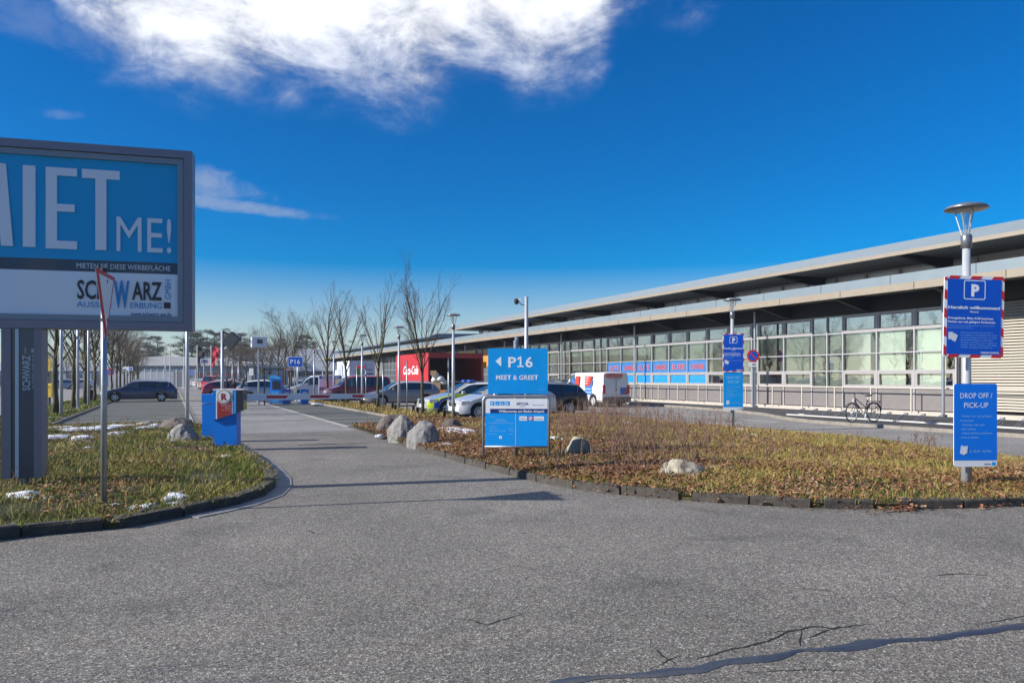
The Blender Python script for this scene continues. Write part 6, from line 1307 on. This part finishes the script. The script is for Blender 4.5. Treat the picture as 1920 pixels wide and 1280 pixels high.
t = thing('post_box_stand', 'yellow letter box stand across the side road', 'letter box', (*P(93, 46), 0), -T); MB().box(-.25, -.2, .5, .25, .2, 1.35, ch=.04).build('box_body', yel, t); MB().box(-.05, -.05, 0, .05, .05, .499).build('leg', dark, t); MB().box(-.18, -.21, 1.1, .18, -.201, 1.14).build('slot', dark, t)
t = thing('litter_bin', 'small dark litter bin in the verge behind the third tree', 'bin', (*P(171, 50), .1)); MB().lathe([(.0, 0), (.2, 0), (.24, .75), (.22, .78), (.0, .76)], 14).build('bin_body', dark, t, smooth=False); MB().lathe([(.245, .70), (.26, .72), (.26, .78), (.245, .8)], 14).build('rim', jk1, t)

# ================================================================ GRASS, LEAVES, WEEDS
def scatter(poly, n, dens):
    xs = [p_[0] for p_ in poly]; ysv = [p_[1] for p_ in poly]; out = []
    while len(out) < n:
        x, y = rng.uniform(min(xs), max(xs)), rng.uniform(min(ysv), max(ysv))
        if inside(poly, x, y):
            d = dens(x, y)
            if rng.random() < d: out.append((x, y))
    return out
def blade_mat(name, stops, scale=.7):
    m = bpy.data.materials.new(name); m.use_nodes = True; t_ = m.node_tree; b = t_.nodes['Principled BSDF']; L = t_.links
    g_ = t_.nodes.new('ShaderNodeNewGeometry'); n = t_.nodes.new('ShaderNodeTexNoise'); n.inputs['Scale'].default_value = scale; n.inputs['Detail'].default_value = 5; L.new(g_.outputs['Position'], n.inputs[0])
    ma = t_.nodes.new('ShaderNodeMath'); ma.operation = 'MULTIPLY_ADD'; L.new(g_.outputs['Random Per Island'], ma.inputs[0]); ma.inputs[1].default_value = .34; L.new(n.outputs[0], ma.inputs[2])
    r_ = t_.nodes.new('ShaderNodeValToRGB'); e = r_.color_ramp.elements; e[0].position = stops[0][0]; e[0].color = (*stops[0][1], 1); e[1].position = stops[-1][0]; e[1].color = (*stops[-1][1], 1)
    for p_, c_ in stops[1:-1]: q = e.new(p_); q.color = (*c_, 1)
    L.new(ma.outputs[0], r_.inputs[0]); L.new(r_.outputs[0], b.inputs['Base Color']); b.inputs['Roughness'].default_value = .7; b.inputs['Specular IOR Level'].default_value = .25
    return m
def blades(name, pts, zf, hmin, hmax, wd, m_, lab, curl=.5, flop=.6):
    n = len(pts); xy = np.array(pts); z = np.array([zf(x, y) for x, y in pts]) - .01; D_ = np.clip(xy @ np.array([ST, CT]), 6, 60)
    h = rng.uniform(hmin, hmax, n); a = rng.uniform(0, 2 * np.pi, n); wv_ = wd * (.6 + D_ / 22) * rng.uniform(.6, 1.3, n); lean = rng.uniform(.1, flop, n) * h; la = rng.uniform(0, 2 * np.pi, n)
    px_, py_ = np.cos(a) * wv_ / 2, np.sin(a) * wv_ / 2; lx_, ly_ = np.cos(la) * lean, np.sin(la) * lean
    V = np.empty((n, 5, 3)); V[:, 0] = np.c_[xy[:, 0] - px_, xy[:, 1] - py_, z]; V[:, 1] = np.c_[xy[:, 0] + px_, xy[:, 1] + py_, z]
    V[:, 2] = np.c_[xy[:, 0] + px_ * .7 + lx_ * .35, xy[:, 1] + py_ * .7 + ly_ * .35, z + h * .62]; V[:, 3] = np.c_[xy[:, 0] - px_ * .7 + lx_ * .35, xy[:, 1] - py_ * .7 + ly_ * .35, z + h * .62]; V[:, 4] = np.c_[xy[:, 0] + lx_, xy[:, 1] + ly_, z + h * (1 - curl * .3)]
    me = bpy.data.meshes.new(name); me.vertices.add(n * 5); me.vertices.foreach_set('co', V.ravel()); idx = np.arange(n) * 5
    lp = np.stack([idx, idx + 1, idx + 2, idx + 3, idx + 3, idx + 2, idx + 4], 1).ravel(); me.loops.add(n * 7); me.loops.foreach_set('vertex_index', lp); me.polygons.add(n * 2); st_ = np.stack([np.arange(n) * 7, np.arange(n) * 7 + 4], 1).ravel(); me.polygons.foreach_set('loop_start', st_); me.update(calc_edges=True); me.validate()
    me.materials.append(m_); o = bpy.data.objects.new(name, me); COL.objects.link(o); return tag(o, lab, kind='stuff')
near = lambda x, y: min(1, (13 / max(8, x * ST + y * CT)) ** 1.7)
green = lambda x, y: soft(isl_r, x, y)
nz = lambda x, y, s_, o: noise.noise(Vector((x * s_, y * s_, o)))
isl_rf = [p_ for p_ in isl_r if p_[1] < 36]; 
straw = blade_mat('straw_grass', [(.35, (.15, .085, .03)), (.5, (.30, .20, .07)), (.62, (.42, .29, .10)), (.78, (.26, .22, .045)), (.95, (.50, .38, .17))])
greeng = blade_mat('green_grass', [(.35, (.07, .10, .014)), (.55, (.12, .17, .02)), (.75, (.20, .21, .035)), (.95, (.32, .26, .08))])
redb = blade_mat('brown_weeds', [(.35, (.10, .045, .026)), (.6, (.21, .10, .055)), (.8, (.28, .16, .09)), (.95, (.36, .25, .14))])
straw_d = lambda x, y: near(x, y) * (.15 + max(0, min(1, .55 + 1.3 * nz(x, y, .35, 1) + .09 * (x - 11)))) * min(1, .5 + soft(isl_r, x, y) * 1.0)
blades('straw_grass', scatter(isl_rf, 85000, straw_d), zr, .04, .15, .009, straw, 'long straw coloured winter grass on the right island', flop=1.8)
blades('green_grass', scatter(isl_rf, 26000, lambda x, y: near(x, y) * (.9 if soft(isl_r, x, y) < .7 and y < 14 else max(0, .2 + .8 * nz(x, y, .6, 9)))), zr, .04, .13, .009, greeng, 'short green grass along the kerb of the right island')
blades('brown_weeds', scatter(isl_rf, 26000, lambda x, y: near(x, y) * max(0, min(1, .35 + 1.2 * nz(x, y, .4, 4) - .06 * (x - 9)))), zr, .04, .16, .008, redb, 'low reddish brown dead weeds on the right island', flop=1.3)
strip_p = [(8.45, 28), (10.5, 28), (10.5, 75), (8.45, 75)]
blades('strip_grass', scatter(strip_p, 9000, near), lambda x, y: .12, .06, .22, .012, straw, 'dry grass in the tree strip by the right bays', flop=.8)
isl_lf = [(-9, 8.9), (-4, 8.7)] + lkg + [(1.2, 24), (.95, 27.9), (-3.85, 29.3), (-8, 28)]
isl_lv = [p_ for p_ in [(-4.5, 9.2)] + lkg[1:] + [(1.2, 24), (.95, 27.9), (.5, 29), (-3.85, 29.3), (-7.5, 28)]]
lnz = lambda x, y: near(x, y)
blades('verge_green_grass', scatter(isl_lv, 85000, lambda x, y: lnz(x, y) * max(.12, min(1, .55 + 1.2 * nz(x, y, .7, 2) + (.5 if soft(isl_l, x, y) < .8 else 0)))), zl, .03, .12, .008, greeng, 'green grass on the left verge', flop=1.3)
blades('verge_straw_grass', scatter(isl_lv, 26000, lambda x, y: lnz(x, y) * max(.05, .4 + 1.2 * nz(x, y, .8, 7))), zl, .04, .15, .008, straw, 'pale dead grass on the left verge', flop=1.6)
blades('tree_row_grass', scatter([(-6.4, 30), (-3.95, 30), (-3.95, 80), (-6.4, 80)], 9000, near), lambda x, y: .13, .05, .16, .014, greeng, 'grass under the left tree row', flop=.7)
# dead leaves
leafm = blade_mat('dead_leaves', [(.35, (.11, .045, .025)), (.55, (.19, .075, .038)), (.75, (.26, .13, .07)), (.95, (.36, .24, .15))], 2)
def leaves(name, pts, zf, lab):
    mb = MB()
    for x, y in pts:
        z = zf(x, y) + rng.uniform(.01, .07); a = rng.uniform(0, 6.28); s_ = rng.uniform(.022, .045) * (.8 + (x * ST + y * CT) / 40); u = Vector((math.cos(a), math.sin(a), rng.uniform(-.5, .5))) * s_; v_ = Vector((-math.sin(a), math.cos(a), rng.uniform(-.5, .5))) * s_ * .6; c_ = Vector((x, y, z))
        mb.quad([c_ - u, c_ - v_ * .9 + Vector((0, 0, s_ * .25)), c_ + u, c_ + v_ + Vector((0, 0, s_ * .35))])
    return tag(mb.build(name, leafm), lab, kind='stuff')
ld = lambda x, y: near(x, y) * max(.02, min(1, .6 + 1.1 * nz(x, y, .5, 4) - .10 * (x - 8.5)))
leaves('dead_leaves', scatter(isl_rf, 30000, ld), zr, 'reddish brown fallen leaves on the right island')
leaves('verge_leaves', scatter(isl_lv, 3000, lambda x, y: lnz(x, y) * max(.0, .12 + 1.6 * nz(x, y, .55, 14))), zl, 'brown fallen leaves on the left verge')
kp = []
for a, b_ in zip(rkg[8:], rkg[9:]):
    for k in range(12): f = rng.uniform(); kp.append((a[0] + (b_[0] - a[0]) * f + rng.normal(0, .06), a[1] + (b_[1] - a[1]) * f - abs(rng.normal(0, .10))))
for k in range(90): f = rng.normal(0, .25); kp.append((rkg[13][0] + f, rkg[13][1] - .05 - abs(rng.normal(0, .10))))
leaves('gutter_leaves', kp, lambda x, y: .0, 'fallen leaves caught along the foot of the kerb')
# tall dry weeds
wd_ = MB(); rw_ = random.Random(77)
def weed(x, y, z, h):
    d = Vector((rw_.uniform(-.25, .25), rw_.uniform(-.25, .25), 1)).normalized(); p0 = Vector((x, y, z)); p1 = p0 + d * h; r_ = .0035 + .00012 * (x * ST + y * CT); wd_.tube([p0, p0.lerp(p1, .5) + Vector((rw_.uniform(-.02, .02), rw_.uniform(-.02, .02), 0)), p1], [r_, r_ * .8, r_ * .5], 3, cap=False)
    for k in range(rw_.randint(2, 6)):
        f = rw_.uniform(.4, 1); q = p0.lerp(p1, f); e_ = q + Vector((rw_.uniform(-.5, .5), rw_.uniform(-.5, .5), rw_.uniform(.3, .9))).normalized() * h * rw_.uniform(.1, .28); wd_.tube([q, e_], [r_ * .7, r_ * .4], 3, cap=False)
        if rw_.random() < .5: s_ = .012; wd_.tube([e_, e_ + Vector((0, 0, .03))], [s_, .004], 4, cap=True)
for (px, py, sx2_, sy2_, n_, h0, h1) in ((1130, 800, 60, 9, 220, .5, 1.15), (1240, 812, 90, 10, 230, .35, .8), (1060, 812, 30, 8, 60, .5, .9), (1330, 830, 90, 22, 130, .25, .55), (1180, 850, 90, 14, 160, .3, .6), (1500, 860, 130, 24, 110, .2, .45), (1370, 800, 6, 3, 14, .4, .6), (1740, 850, 34, 8, 26, .3, .55), (700, 806, 40, 5, 50, .2, .4), (1280, 870, 60, 20, 80, .2, .5), (1140, 880, 120, 12, 90, .15, .35)):
    for k in range(n_):
        a, b_ = rw_.gauss(px, sx2_ * .6), max(785, rw_.gauss(py, sy2_)); x, y = G(a, b_, .12)
        if inside(isl_r, x, y) and soft(isl_r, x, y) > .15: weed(x, y, zr(x, y) - .02, rw_.uniform(h0, h1) * rw_.uniform(.6, 1))
for k in range(150):
    x, y = rw_.uniform(-4, 1), rw_.uniform(12, 28)
    if inside(isl_lv, x, y): weed(x, y, zl(x, y) - .02, rw_.uniform(.12, .35))
tag(wd_.build('dry_weed_stems', mat('weed_stem', (.16, .095, .065), .85, var=.3, vs=3)), 'thin tall dry weed stems on the right island', kind='stuff')
# small stones and grit on the back lane
# ================================================================ AIR
hz = MB().box(-330, -60, -1.2, 330, 420, 19).build('haze', [])
hz.data.materials.clear(); hm_ = bpy.data.materials.new('haze_air'); hm_.use_nodes = True; tt = hm_.node_tree; tt.nodes.clear(); oo = tt.nodes.new('ShaderNodeOutputMaterial'); pvv = tt.nodes.new('ShaderNodeVolumePrincipled'); pvv.inputs['Color'].default_value = (.80, .88, 1, 1); pvv.inputs['Density'].default_value = .00035; pvv.inputs['Anisotropy'].default_value = .2
tt.links.new(pvv.outputs[0], oo.inputs['Volume']); hz.data.materials.append(hm_); tag(hz, 'thin pale winter haze in the air', kind='stuff'); hz.display_type = 'WIRE'
